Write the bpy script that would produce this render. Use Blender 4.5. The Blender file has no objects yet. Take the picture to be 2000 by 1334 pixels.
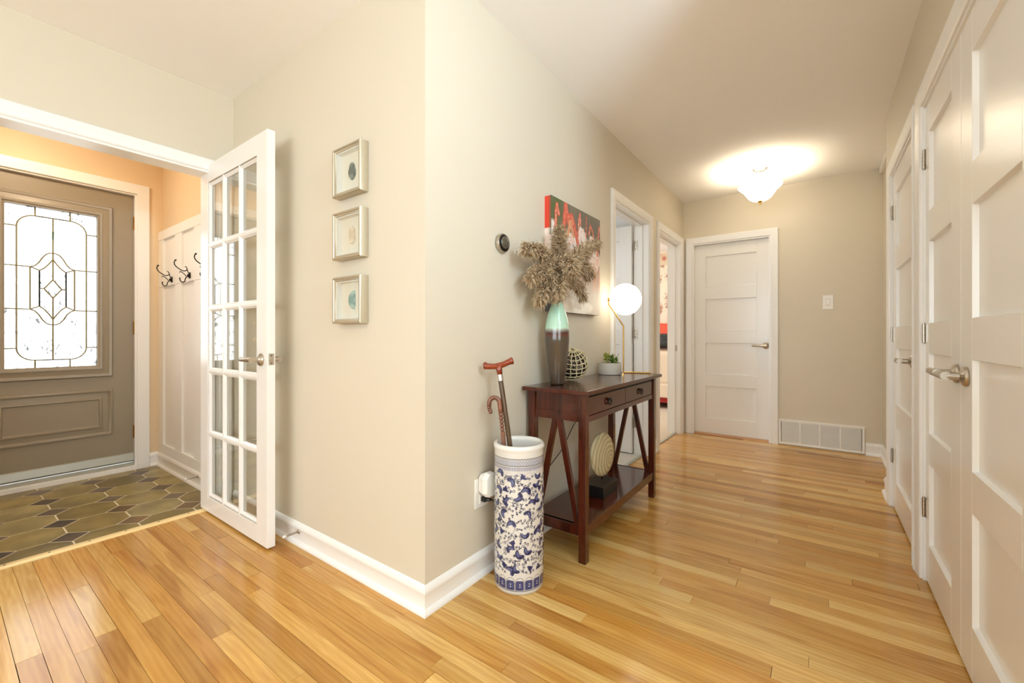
import bpy, bmesh, math, random
import numpy as np
from mathutils import Vector, Matrix
random.seed(7)
sc = bpy.context.scene
col = sc.collection

# ------------------------------------------------------------------ camera, world, light, exposure
FPX, YAW = 825.0, 0.62773
cam_d = bpy.data.cameras.new('camera'); cam = bpy.data.objects.new('camera', cam_d); col.objects.link(cam)
cam.location = (1.169, -1.068, 1.019); cam.rotation_euler = (math.pi / 2, 0, YAW)
cam_d.sensor_width = 36.0; cam_d.lens = 36.0 * FPX / 2000.0
cam_d.shift_y = -(667.0 - 657.0) / 2000.0
cam_d.clip_start = 0.02
sc.camera = cam
sc.view_settings.view_transform = 'Standard'; sc.view_settings.look = 'None'
sc.view_settings.gamma = 1.0; sc.view_settings.use_curve_mapping = False
sc.view_settings.exposure = 0.60
sc.cycles.max_bounces = 10; sc.cycles.diffuse_bounces = 6; sc.cycles.glossy_bounces = 4
sc.cycles.transparent_max_bounces = 16; sc.cycles.caustics_reflective = False; sc.cycles.caustics_refractive = False
sc.cycles.sample_clamp_indirect = 6.0

world = bpy.data.worlds.new('sky'); sc.world = world; world.use_nodes = True
bg = world.node_tree.nodes['Background']
bg.inputs['Color'].default_value = (0.93, 0.97, 1.0, 1); bg.inputs['Strength'].default_value = 2.9

def area_light(name, loc, rot, sx, sy, power, color):
    d = bpy.data.lights.new(name, 'AREA'); d.shape = 'RECTANGLE'; d.size = sx; d.size_y = sy
    d.energy = power; d.color = color
    o = bpy.data.objects.new(name, d); col.objects.link(o); o.location = loc; o.rotation_euler = rot
    return o
def point_light(name, loc, power, color, radius):
    d = bpy.data.lights.new(name, 'POINT'); d.energy = power; d.color = color; d.shadow_soft_size = radius
    o = bpy.data.objects.new(name, d); col.objects.link(o); o.location = loc
    return o
# daylight entering through the living-room windows behind and beside the camera
area_light('window_daylight', (0.6, -4.52, 1.45), (math.radians(90), 0, 0), 3.6, 1.5, 36, (0.63, 0.84, 1.0))
area_light('window_daylight_side', (3.72, -2.4, 1.45), (math.radians(90), 0, math.radians(90)), 2.4, 1.5, 16, (0.63, 0.84, 1.0))
# fill lights added inside the bathroom and the bedroom, where no windows are built
area_light('bathroom_fill_light', (-1.0, 1.05, 1.6), (math.radians(90), 0, 0), 0.9, 1.0, 6, (0.95, 0.98, 1.0))
area_light('bedroom_fill_light', (-2.85, 4.2, 1.5), (math.radians(90), 0, math.radians(-90)), 1.6, 1.2, 26, (1.0, 0.98, 0.95))

# ------------------------------------------------------------------ helpers
def lin(c):
    c /= 255.0
    return c / 12.92 if c <= 0.04045 else ((c + 0.055) / 1.055) ** 2.4
def srgb(r, g, b): return (lin(r), lin(g), lin(b), 1.0)

class NT:
    def __init__(s, name):
        s.m = bpy.data.materials.new(name); s.m.use_nodes = True
        s.t = s.m.node_tree; s.b = s.t.nodes['Principled BSDF']; s.out = s.t.nodes['Material Output']
    def n(s, typ, **kw):
        nd = s.t.nodes.new(typ)
        for k, v in kw.items():
            if k in nd.inputs: nd.inputs[k].default_value = v
            else: setattr(nd, k, v)
        return nd
    def l(s, a, ao, b, bi): s.t.links.new(a.outputs[ao], b.inputs[bi])

MAT = {}
def mat(name, color, rough=0.5, metal=0.0, var=0.0, vscale=8.0, bump=0.0, bscale=60.0, coat=0.0, spec=0.5):
    if name in MAT: return MAT[name]
    k = NT(name); b = k.b
    b.inputs['Base Color'].default_value = color; b.inputs['Roughness'].default_value = rough
    b.inputs['Metallic'].default_value = metal; b.inputs['Coat Weight'].default_value = coat
    b.inputs['Specular IOR Level'].default_value = spec
    tc = k.n('ShaderNodeTexCoord')
    nz = k.n('ShaderNodeTexNoise', Scale=vscale, Detail=3.0)
    k.l(tc, 'Object', nz, 'Vector')
    if var > 0:
        mr = k.n('ShaderNodeMapRange'); mr.inputs['To Min'].default_value = 1 - var; mr.inputs['To Max'].default_value = 1 + var
        k.l(nz, 'Fac', mr, 'Value')
        mx = k.n('ShaderNodeMix', data_type='RGBA', blend_type='MULTIPLY'); mx.inputs[0].default_value = 1.0
        mx.inputs[6].default_value = color
        k.l(mr, 'Result', mx, 7); k.l(mx, 2, b, 'Base Color')
    if bump > 0:
        n2 = k.n('ShaderNodeTexNoise', Scale=bscale, Detail=2.0); k.l(tc, 'Object', n2, 'Vector')
        bp = k.n('ShaderNodeBump', Strength=bump, Distance=0.002); k.l(n2, 'Fac', bp, 'Height'); k.l(bp, 'Normal', b, 'Normal')
    MAT[name] = k.m
    return k.m

def emit_mat(name, color, strength, base=(0.9, 0.9, 0.88, 1)):
    k = NT(name); k.b.inputs['Base Color'].default_value = base; k.b.inputs['Roughness'].default_value = 0.25
    k.b.inputs['Emission Color'].default_value = color; k.b.inputs['Emission Strength'].default_value = strength
    MAT[name] = k.m; return k.m

def glass_mat(name, tint, noise=0.0, nscale=40.0, stretch=(1, 1, 1), ior=1.5, rough=0.02, bump=0.0):
    k = NT(name); k.t.nodes.remove(k.b)
    tr = k.n('ShaderNodeBsdfTransparent', Color=tint); gl = k.n('ShaderNodeBsdfGlossy', Roughness=rough)
    gl.inputs['Color'].default_value = (1, 1, 1, 1)
    # same reflectance on both faces of the thin sheet
    ge = k.n('ShaderNodeNewGeometry'); mi = k.n('ShaderNodeMapRange'); k.l(ge, 'Backfacing', mi, 'Value')
    mi.inputs['To Min'].default_value = ior; mi.inputs['To Max'].default_value = 1.0 / ior
    fr = k.n('ShaderNodeFresnel'); k.l(mi, 'Result', fr, 'IOR'); mx = k.n('ShaderNodeMixShader')
    k.l(fr, 'Fac', mx, 'Fac'); k.l(tr, 'BSDF', mx, 1); k.l(gl, 'BSDF', mx, 2); k.l(mx, 'Shader', k.out, 'Surface')
    if noise > 0:
        tc = k.n('ShaderNodeTexCoord'); mp = k.n('ShaderNodeMapping'); mp.inputs['Scale'].default_value = stretch
        k.l(tc, 'Object', mp, 'Vector')
        nz = k.n('ShaderNodeTexNoise', Scale=nscale, Detail=4.0, Distortion=1.2); k.l(mp, 'Vector', nz, 'Vector')
        cr = k.n('ShaderNodeValToRGB'); e = cr.color_ramp.elements
        e[0].position = 0.30; e[0].color = (tint[0] * (1 - noise), tint[1] * (1 - noise), tint[2] * (1 - noise), 1)
        e[1].position = 0.46; e[1].color = tint
        k.l(nz, 'Fac', cr, 'Fac'); k.l(cr, 'Color', tr, 'Color')
        if bump > 0:
            bp = k.n('ShaderNodeBump', Strength=bump, Distance=0.003); k.l(nz, 'Fac', bp, 'Height'); k.l(bp, 'Normal', gl, 'Normal')
    MAT[name] = k.m; return k.m

class M:
    """collects shapes into one mesh"""
    def __init__(s): s.v = []; s.f = []
    def add(s, vs, fs):
        o = len(s.v); s.v += [tuple(v) for v in vs]; s.f += [tuple(i + o for i in f) for f in fs]; return s
    def box(s, x0, x1, y0, y1, z0, z1):
        vs = [(x, y, z) for z in (z0, z1) for y in (y0, y1) for x in (x0, x1)]
        return s.add(vs, [(0, 2, 3, 1), (4, 5, 7, 6), (0, 1, 5, 4), (2, 6, 7, 3), (0, 4, 6, 2), (1, 3, 7, 5)])
    def prism(s, poly, d, fn):
        """poly: list of (u,v); extruded from d[0] to d[1]; fn(u,v,w)->xyz"""
        n = len(poly); vs = [fn(u, v, d[0]) for u, v in poly] + [fn(u, v, d[1]) for u, v in poly]
        fs = [tuple(range(n))[::-1], tuple(range(n, 2 * n))] + [(i, (i + 1) % n, n + (i + 1) % n, n + i) for i in range(n)]
        return s.add(vs, fs)
    def lathe(s, prof, n=32, at=(0, 0, 0), axis=None, cap=True):
        ax = Matrix.Identity(3) if axis is None else Vector((0, 0, 1)).rotation_difference(Vector(axis)).to_matrix()
        vs = []; c = Vector(at)
        for r, z in prof:
            for i in range(n):
                a = 2 * math.pi * i / n
                vs.append(c + ax @ Vector((r * math.cos(a), r * math.sin(a), z)))
        fs = []
        for j in range(len(prof) - 1):
            for i in range(n):
                k = (i + 1) % n
                fs.append((j * n + i, j * n + k, (j + 1) * n + k, (j + 1) * n + i))
        if cap:
            fs.append(tuple(range(n))[::-1]); fs.append(tuple(range((len(prof) - 1) * n, len(prof) * n)))
        return s.add(vs, fs)
    def tube(s, pts, r, n=8, closed=False, cap=True):
        pts = [Vector(p) for p in pts]; m = len(pts); rs = r if isinstance(r, (list, tuple)) else [r] * m
        vs = []; prev = None
        for i, p in enumerate(pts):
            if closed: t = (pts[(i + 1) % m] - pts[i - 1])
            else: t = pts[min(i + 1, m - 1)] - pts[max(i - 1, 0)]
            t.normalize()
            if prev is None:
                up = Vector((0, 0, 1)) if abs(t.z) < 0.9 else Vector((1, 0, 0))
                a = t.cross(up).normalized()
            else:
                a = (prev - t * prev.dot(t)).normalized()
            prev = a; b = t.cross(a)
            for k in range(n):
                th = 2 * math.pi * k / n
                vs.append(p + rs[i] * (a * math.cos(th) + b * math.sin(th)))
        fs = []
        for i in range(m if closed else m - 1):
            j = (i + 1) % m
            for k in range(n):
                l = (k + 1) % n
                fs.append((i * n + k, i * n + l, j * n + l, j * n + k))
        if cap and not closed:
            fs.append(tuple(range(n))[::-1]); fs.append(tuple(range((m - 1) * n, m * n)))
        return s.add(vs, fs)
    def sphere(s, c, r, n=24, m=16, sc3=(1, 1, 1)):
        prof = [(max(1e-4, r * math.sin(math.pi * i / m)), -r * math.cos(math.pi * i / m)) for i in range(m + 1)]
        k = len(s.v); s.lathe(prof, n, (0, 0, 0))
        for i in range(k, len(s.v)):
            x, y, z = s.v[i]; s.v[i] = (c[0] + x * sc3[0], c[1] + y * sc3[1], c[2] + z * sc3[2])
        return s
    def sweep(s, path, prof, fn, closed=False):
        """mitred sweep of prof [(offset, height)] along 2-D path; fn(u,v,h)->xyz; offset is to the left of the path"""
        m = len(path); P = [Vector(p) for p in path]; vs = []
        for i in range(m):
            d0 = (P[i] - P[i - 1]).normalized() if (closed or i > 0) else None
            d1 = (P[(i + 1) % m] - P[i]).normalized() if (closed or i < m - 1) else None
            if d0 is None: d0 = d1
            if d1 is None: d1 = d0
            n0 = Vector((-d0.y, d0.x)); n1 = Vector((-d1.y, d1.x))
            k = (n0 + n1) / (1 + n0.dot(n1))
            for o, h in prof:
                q = P[i] + k * o; vs.append(fn(q.x, q.y, h))
        n = len(prof); fs = []
        for i in range(m if closed else m - 1):
            j = (i + 1) % m
            for a in range(n):
                b = (a + 1) % n
                fs.append((i * n + a, i * n + b, j * n + b, j * n + a))
        if not closed:
            fs.append(tuple(range(n))[::-1]); fs.append(tuple(range((m - 1) * n, m * n)))
        return s.add(vs, fs)
    def mesh(s, name, smooth=False):
        me = bpy.data.meshes.new(name); me.from_pydata(s.v, [], s.f)
        bm = bmesh.new(); bm.from_mesh(me); bmesh.ops.recalc_face_normals(bm, faces=bm.faces); bm.to_mesh(me); bm.free()
        if smooth:
            me.polygons.foreach_set('use_smooth', [True] * len(me.polygons))
        return me
    def build(s, name, m, parent=None, smooth=False, bevel=0.0, seg=2, auto=False):
        me = s.mesh(name, smooth or auto); me.materials.append(m)
        o = bpy.data.objects.new(name, me); col.objects.link(o)
        if auto: me.set_sharp_from_angle(angle=math.radians(38))
        if parent is not None: o.parent = parent
        if bevel > 0:
            md = o.modifiers.new('bevel', 'BEVEL'); md.width = bevel; md.segments = seg; md.limit_method = 'ANGLE'
            md.angle_limit = math.radians(40)
        return o

def bx(x0, x1, y0, y1, z0, z1): return M().box(x0, x1, y0, y1, z0, z1)
def empty(name, loc=(0, 0, 0), rz=0.0):
    o = bpy.data.objects.new(name, None); o.empty_display_size = 0.05
    col.objects.link(o); o.location = loc; o.rotation_euler = (0, 0, rz); return o
def tag(o, label, cat, group=None):
    o['label'] = label; o['category'] = cat
    if group: o['group'] = group
    return o
def struct(o, label=None):
    o['kind'] = 'structure'
    if label: o['label'] = label
    return o
def mesh_obj(name, me, m, parent=None):
    o = bpy.data.objects.new(name, me); col.objects.link(o)
    if not me.materials: me.materials.append(m)
    if parent is not None: o.parent = parent
    return o

# ------------------------------------------------------------------ materials
WALL = mat('wall_paint_greige', srgb(214, 204, 184), 0.55, var=0.012, vscale=3, bump=0.03, bscale=220)
FOYERW = mat('foyer_wall_paint', srgb(226, 202, 166), 0.55, var=0.012, vscale=3, bump=0.03, bscale=220)
CEIL = mat('ceiling_paint', srgb(246, 244, 242), 0.8, var=0.01, vscale=2, bump=0.05, bscale=150)
WHITE = mat('white_trim_paint', srgb(240, 238, 234), 0.32, var=0.01, vscale=4)
DOORW = mat('white_door_paint', srgb(238, 235, 230), 0.22, var=0.01, vscale=4)
TAUPE = mat('taupe_door_paint', srgb(148, 136, 116), 0.38, var=0.03, vscale=12, bump=0.03, bscale=120)
BRASS = mat('polished_brass', srgb(205, 160, 80), 0.22, 1.0, var=0.05)
NICKEL = mat('brushed_nickel', srgb(190, 180, 165), 0.30, 1.0, var=0.06, vscale=30)
IRON = mat('black_iron', srgb(38, 30, 26), 0.45, 0.6, var=0.1, vscale=50)
BLACK = mat('black_plastic', srgb(16, 15, 15), 0.35, var=0.05)
CREAMP = mat('ivory_plastic', srgb(228, 218, 200), 0.35, var=0.01)
WHITEP = mat('white_plastic', srgb(238, 235, 228), 0.35, var=0.01)
SILVERL = mat('champagne_frame', srgb(188, 176, 152), 0.30, 0.6, var=0.05, vscale=40)
DARKGAP = mat('dark_subfloor', srgb(74, 46, 22), 0.8, var=0.1)
GROUT = mat('tile_grout', srgb(222, 212, 188), 0.8, var=0.06, vscale=60)
ALUM = mat('door_sweep_grey', srgb(172, 172, 160), 0.4, 0.2, var=0.03)
STRIP = mat('pale_threshold_wood', srgb(236, 208, 150), 0.35, var=0.05, vscale=20)
GLASS = glass_mat('clear_glass', (0.96, 0.97, 0.96, 1))
PGLASS = glass_mat('picture_glass', (0.97, 0.98, 0.97, 1))

def plank_mat():
    k = NT('maple_plank'); b = k.b
    oi = k.n('ShaderNodeObjectInfo'); tc = k.n('ShaderNodeTexCoord')
    ofs = k.n('ShaderNodeVectorMath', operation='SCALE'); 
    cmb = k.n('ShaderNodeCombineXYZ'); k.l(oi, 'Random', cmb, 'X'); k.l(oi, 'Random', cmb, 'Y'); k.l(oi, 'Random', cmb, 'Z')
    k.l(cmb, 'Vector', ofs, 0); ofs.inputs['Scale'].default_value = 37.0
    ad = k.n('ShaderNodeVectorMath', operation='ADD'); k.l(tc, 'Object', ad, 0); k.l(ofs, 'Vector', ad, 1)
    # broad figure, long streaks, fine grain
    m1 = k.n('ShaderNodeMapping'); m1.inputs['Scale'].default_value = (1.6, 16, 1); k.l(ad, 'Vector', m1, 'Vector')
    n1 = k.n('ShaderNodeTexNoise', Scale=1.5, Detail=4.0, Distortion=1.6); k.l(m1, 'Vector', n1, 'Vector')
    m2 = k.n('ShaderNodeMapping'); m2.inputs['Scale'].default_value = (2.0, 120, 1); k.l(ad, 'Vector', m2, 'Vector')
    n2 = k.n('ShaderNodeTexNoise', Scale=2.0, Detail=3.0); k.l(m2, 'Vector', n2, 'Vector')
    m3 = k.n('ShaderNodeMapping'); m3.inputs['Scale'].default_value = (2.2, 13, 1); k.l(ad, 'Vector', m3, 'Vector')
    wv = k.n('ShaderNodeTexWave', Scale=1.4, Distortion=7.0, Detail=2.0); wv.bands_direction = 'Y'
    k.l(m3, 'Vector', wv, 'Vector')
    r1 = k.n('ShaderNodeMapRange'); r1.inputs['From Min'].default_value = 0.3; r1.inputs['From Max'].default_value = 0.7
    r1.inputs['To Min'].default_value = 0.84; r1.inputs['To Max'].default_value = 1.08; k.l(n1, 'Fac', r1, 'Value')
    r2 = k.n('ShaderNodeMapRange'); r2.inputs['To Min'].default_value = 0.94; r2.inputs['To Max'].default_value = 1.06; k.l(n2, 'Fac', r2, 'Value')
    r3 = k.n('ShaderNodeMapRange'); r3.inputs['To Min'].default_value = 0.93; r3.inputs['To Max'].default_value = 1.04; k.l(wv, 'Fac', r3, 'Value')
    a0 = k.n('ShaderNodeMath', operation='MULTIPLY'); k.l(r1, 'Result', a0, 0); k.l(r2, 'Result', a0, 1)
    m4 = k.n('ShaderNodeMapping'); m4.inputs['Scale'].default_value = (0.9, 11, 1); m4.inputs['Location'].default_value = (3, 5, 0); k.l(ad, 'Vector', m4, 'Vector')
    n4 = k.n('ShaderNodeTexNoise', Scale=1.3, Detail=2.0, Distortion=0.9); k.l(m4, 'Vector', n4, 'Vector')
    r4 = k.n('ShaderNodeMapRange'); r4.interpolation_type = 'SMOOTHSTEP'
    for nm, vl in (('From Min', 0.57), ('From Max', 0.66), ('To Min', 1.0), ('To Max', 0.78)): r4.inputs[nm].default_value = vl
    k.l(n4, 'Fac', r4, 'Value')
    a = k.n('ShaderNodeMath', operation='MULTIPLY'); k.l(a0, 'Value', a, 0); k.l(r4, 'Result', a, 1)
    c = k.n('ShaderNodeMath', operation='MULTIPLY'); k.l(a, 'Value', c, 0); k.l(r3, 'Result', c, 1)
    # darker heart streaks turn redder: raise each channel to a different power
    pw = [k.n('ShaderNodeMath', operation='POWER') for _ in range(3)]
    cc = k.n('ShaderNodeCombineColor')
    for i, e in enumerate((0.8, 1.25, 1.8)):
        pw[i].inputs[1].default_value = e; k.l(c, 'Value', pw[i], 0); k.l(pw[i], 'Value', cc, i)
    mx = k.n('ShaderNodeMix', data_type='RGBA', blend_type='MULTIPLY'); mx.inputs[0].default_value = 1.0
    k.l(oi, 'Color', mx, 6); k.l(cc, 'Color', mx, 7); k.l(mx, 2, b, 'Base Color')
    b.inputs['Roughness'].default_value = 0.2; b.inputs['Specular IOR Level'].default_value = 0.5
    rr = k.n('ShaderNodeMapRange'); rr.inputs['To Min'].default_value = 0.10; rr.inputs['To Max'].default_value = 0.22
    k.l(n1, 'Fac', rr, 'Value'); k.l(rr, 'Result', b, 'Roughness')
    bp = k.n('ShaderNodeBump', Strength=0.05, Distance=0.002); k.l(n1, 'Fac', bp, 'Height'); k.l(bp, 'Normal', b, 'Normal')
    return k.m
PLANK = plank_mat()

def tile_mat():
    k = NT('glazed_tile'); b = k.b
    oi = k.n('ShaderNodeObjectInfo'); tc = k.n('ShaderNodeTexCoord')
    cmb = k.n('ShaderNodeCombineXYZ'); k.l(oi, 'Random', cmb, 'X'); k.l(oi, 'Random', cmb, 'Y')
    ofs = k.n('ShaderNodeVectorMath', operation='SCALE'); k.l(cmb, 'Vector', ofs, 0); ofs.inputs['Scale'].default_value = 21.0
    ad = k.n('ShaderNodeVectorMath', operation='ADD'); k.l(tc, 'Object', ad, 0); k.l(ofs, 'Vector', ad, 1)
    n1 = k.n('ShaderNodeTexNoise', Scale=7.0, Detail=4.0); k.l(ad, 'Vector', n1, 'Vector')
    n2 = k.n('ShaderNodeTexNoise', Scale=160.0, Detail=2.0); k.l(ad, 'Vector', n2, 'Vector')
    r1 = k.n('ShaderNodeMapRange'); r1.inputs['From Min'].default_value = 0.3; r1.inputs['From Max'].default_value = 0.7
    r1.inputs['To Min'].default_value = 0.62; r1.inputs['To Max'].default_value = 1.3; k.l(n1, 'Fac', r1, 'Value')
    r2 = k.n('ShaderNodeMapRange'); r2.inputs['To Min'].default_value = 0.85; r2.inputs['To Max'].default_value = 1.15; k.l(n2, 'Fac', r2, 'Value')
    a = k.n('ShaderNodeMath', operation='MULTIPLY'); k.l(r1, 'Result', a, 0); k.l(r2, 'Result', a, 1)
    mx = k.n('ShaderNodeMix', data_type='RGBA', blend_type='MULTIPLY'); mx.inputs[0].default_value = 1.0
    k.l(oi, 'Color', mx, 6); k.l(a, 'Value', mx, 7); k.l(mx, 2, b, 'Base Color')
    b.inputs['Roughness'].default_value = 0.33
    bp = k.n('ShaderNodeBump', Strength=0.12, Distance=0.003); k.l(n1, 'Fac', bp, 'Height'); k.l(bp, 'Normal', b, 'Normal')
    return k.m
TILE = tile_mat()

def wood_mat(name, c0, c1, rough, scale=(3, 3, 40), coat=0.3):
    k = NT(name); tc = k.n('ShaderNodeTexCoord'); mp = k.n('ShaderNodeMapping'); mp.inputs['Scale'].default_value = scale
    k.l(tc, 'Object', mp, 'Vector'); nz = k.n('ShaderNodeTexNoise', Scale=2.0, Detail=4.0, Distortion=0.8); k.l(mp, 'Vector', nz, 'Vector')
    cr = k.n('ShaderNodeValToRGB'); e = cr.color_ramp.elements; e[0].position = 0.3; e[0].color = c0; e[1].position = 0.7; e[1].color = c1
    k.l(nz, 'Fac', cr, 'Fac'); k.l(cr, 'Color', k.b, 'Base Color'); k.b.inputs['Roughness'].default_value = rough
    k.b.inputs['Coat Weight'].default_value = coat; k.b.inputs['Coat Roughness'].default_value = 0.12
    MAT[name] = k.m; return k.m
MAHOG = wood_mat('mahogany_along', srgb(56, 17, 7), srgb(86, 31, 13), 0.2, (20, 2, 20))
MAHOGV = wood_mat('mahogany_upright', srgb(54, 17, 7), srgb(84, 31, 13), 0.2, (20, 20, 2))
CHERRY = wood_mat('cane_cherry', srgb(112, 40, 16), srgb(150, 62, 26), 0.2, (10, 10, 10))
WALNUT = wood_mat('cane_walnut', srgb(72, 50, 26), srgb(98, 70, 38), 0.3, (40, 40, 3))
BAMBOO = wood_mat('cane_brown', srgb(100, 60, 42), srgb(136, 88, 66), 0.28, (20, 20, 6))

# ------------------------------------------------------------------ the shell: walls, ceiling, floors
H = 2.44; L = -1.669; LB = -1.79; R = 1.525; Y = 3.652; FX = -3.08; FY = 0.02
def wall(name, label, boxes, m=WALL):
    k = M()
    for b in boxes: k.box(*b)
    return struct(k.build(name, m), label)
ceil = struct(bx(-3.35, 3.9, -4.75, 6.4, H, H + 0.08).build('ceiling', CEIL), 'flat white ceiling over hall, foyer and rooms')
D1 = (1.775, 2.531); D2 = (2.80, 3.545); DH = 1.985
wall('wall_left', 'greige hall wall with thermostat, canvas and two open doorways',
     [(-0.13, 0, 0, D1[0], 0, H), (-0.13, 0, D1[1], D2[0], 0, H), (-0.13, 0, D2[1], Y, 0, H),
      (-0.13, 0, D1[0], D1[1], DH, H), (-0.13, 0, D2[0], D2[1], DH, H)])
wall('wall_front', 'greige wall with three small shadow boxes',
     [(LB, -0.13, 0.0, 0.1, 0, H)])
OY0, OY1, OH = -0.94, -0.078, 1.97
wall('wall_entry', 'greige wall around the glazed door opening to the foyer',
     [(LB, L, OY1, 0, 0, H), (LB, L, -4.62, OY0, 0, H), (LB, L, OY0, OY1, OH, H)])
FD0, FD1 = 0.096, 0.795
wall('wall_back', 'tan end wall of the hall with white panel door and return grille',
     [(-0.13, FD0, Y, Y + 0.12, 0, H), (FD1, 1.75, Y, Y + 0.12, 0, H), (FD0, FD1, Y, Y + 0.12, DH, H)])
NC0, NC1 = 0.225, 1.385; FC0, FC1 = 1.57, 2.33; RE = 2.58
wall('wall_right', 'greige hall wall with white closet doors',
     [(R, R + 0.1, 0.06, NC0, 0, H), (R, R + 0.1, NC1, FC0, 0, H), (R, R + 0.1, FC1, RE, 0, H),
      (R, R + 0.1, NC0, NC1, DH, H), (R, R + 0.1, FC0, FC1, DH, H)])
wall('wall_recess', 'tan wall set back beyond the far closet', [(1.61, 1.75, RE, Y, 0, H), (1.625, 1.75, RE - 0.1, RE, 0, H)])
wall('wall_closet', 'plain closet interior behind the white doors', [(2.1, 2.18, 0.16, RE - 0.1, 0, H), (R + 0.1, 2.1, NC0 - 0.09, NC0 - 0.02, 0, H), (R + 0.1, 2.1, 1.45, 1.5, 0, H), (R + 0.1, 2.1, FC1 + 0.03, FC1 + 0.1, 0, H)])
# foyer
FDY0, FDY1, FDZ0, FDZ1 = -1.045, -0.132, 0.06, 2.112
wall('wall_foyer_door', 'warm beige foyer wall around the grey entrance door',
     [(FX - 0.14, FX, FDY1, 0.12, 0, H), (FX - 0.14, FX, -1.75, FDY0, 0, H), (FX - 0.14, FX, FDY0, FDY1, FDZ1, H), (FX - 0.14, FX, FDY0, FDY1, -0.1, 0.0)], FOYERW)
wall('wall_foyer_side', 'warm beige foyer wall above the white board panelling', [(FX, LB, FY, 0.12, 0, H)], FOYERW)
wall('wall_foyer_far', 'plain foyer wall opposite the coat hooks', [(FX - 0.14, LB, -1.75, -1.65, 0, H)], FOYERW)
# living room behind the camera
wall('wall_living_window', 'greige living-room wall with a wide window behind the camera',
     [(LB, -1.3, -4.72, -4.62, 0, H), (2.5, 3.9, -4.72, -4.62, 0, H), (-1.3, 2.5, -4.72, -4.62, 0, 0.65), (-1.3, 2.5, -4.72, -4.62, 2.25, H)])
wall('wall_living_side', 'greige living-room side wall with a window',
     [(3.8, 3.9, -4.62, -3.7, 0, H), (3.8, 3.9, -1.1, 0.06, 0, H), (3.8, 3.9, -3.7, -1.1, 0, 0.65), (3.8, 3.9, -3.7, -1.1, 2.25, H)])
wall('wall_living_return', 'greige return wall beside the closet', [(R + 0.1, 3.9, 0.06, 0.16, 0, H)])
for i, (a, b) in enumerate((((-1.3, 2.5), None), (None, (-3.7, -1.1)))):
    w = M(); g = M()
    if a:
        for x in (-1.3, 0.58, 2.46): w.box(x, x + 0.04, -4.70, -4.64, 0.65, 2.25)
        w.box(a[0], a[1], -4.70, -4.64, 0.65, 0.69); w.box(a[0], a[1], -4.70, -4.64, 2.21, 2.25)
        g.box(a[0], a[1], -4.675, -4.665, 0.65, 2.25)
    else:
        for y in (b[0], -2.42, b[1] - 0.04): w.box(3.83, 3.88, y, y + 0.04, 0.65, 2.25)
        w.box(3.83, 3.88, b[0], b[1], 0.65, 0.69); w.box(3.83, 3.88, b[0], b[1], 2.21, 2.25)
        g.box(3.85, 3.86, b[0], b[1], 0.65, 2.25)
    wo = struct(w.build('window_%d' % (i + 1), WHITE), 'white framed living-room window out of view'); g.build('window_pane', GLASS, wo)
# bathroom and bedroom seen through the two open doorways
ROOMW = mat('bathroom_white_paint', srgb(236, 236, 234), 0.5, var=0.01)
wall('wall_bathroom', 'white bathroom walls behind the first open doorway',
     [(-2.1, -2.0, 0.9, 2.72, 0, H), (-2.0, -0.13, 0.9, 1.0, 0, H), (-2.0, -0.13, 2.64, 2.72, 0, H)], ROOMW)
def wallpaper():
    k = NT('floral_wallpaper'); tc = k.n('ShaderNodeTexCoord')
    mp = k.n('ShaderNodeMapping'); mp.inputs['Scale'].default_value = (5.5, 1, 4.2); k.l(tc, 'Object', mp, 'Vector')
    vo = k.n('ShaderNodeTexVoronoi', Scale=1.0); vo.inputs['Randomness'].default_value = 0.75; k.l(mp, 'Vector', vo, 'Vector')
    nz = k.n('ShaderNodeTexNoise', Scale=26.0, Detail=3.0, Distortion=1.5); k.l(tc, 'Object', nz, 'Vector')
    sb = k.n('ShaderNodeMath', operation='MULTIPLY'); k.l(vo, 'Distance', sb, 0); sb.inputs[1].default_value = 1.0
    ad = k.n('ShaderNodeMath', operation='ADD'); k.l(sb, 'Value', ad, 0); k.l(nz, 'Fac', ad, 1)
    cr = k.n('ShaderNodeValToRGB'); e = cr.color_ramp.elements
    e[0].position = 0.62; e[0].color = srgb(206, 150, 124); e[1].position = 0.95; e[1].color = srgb(246, 230, 208)
    e2 = cr.color_ramp.elements.new(0.75); e2.color = srgb(150, 120, 104)
    e3 = cr.color_ramp.elements.new(0.81); e3.color = srgb(240, 215, 190)
    k.l(ad, 'Value', cr, 'Fac'); k.l(cr, 'Color', k.b, 'Base Color'); k.b.inputs['Roughness'].default_value = 0.7
    return k.m
wall('wall_bedroom_paper', 'cream floral wallpaper wall behind the bed', [(-3.0, 0.4, 6.2, 6.3, 0, H)], wallpaper())
wall('wall_bedroom', 'pale bedroom walls', [(-3.0, -2.92, 2.72, 6.2, 0, H), (-0.05, 0.03, Y + 0.12, 6.2, 0, H), (0.03, 1.75, Y + 0.3, Y + 0.4, 0, H)], ROOMW)
# border strip of the wallpaper under the ceiling
k = NT('wallpaper_border'); tc = k.n('ShaderNodeTexCoord'); vo = k.n('ShaderNodeTexVoronoi', Scale=9.0); k.l(tc, 'Object', vo, 'Vector')
cr = k.n('ShaderNodeValToRGB'); cr.color_ramp.elements[0].color = srgb(196, 96, 84); cr.color_ramp.elements[1].color = srgb(226, 205, 172)
cr.color_ramp.elements[0].position = 0.1; cr.color_ramp.elements[1].position = 0.5
k.l(vo, 'Distance', cr, 'Fac'); k.l(cr, 'Color', k.b, 'Base Color')
struct(bx(-2.9, -0.06, 6.19, 6.2, 2.22, 2.42).build('trim_border', k.m), 'red floral wallpaper border below the bedroom ceiling')

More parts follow.
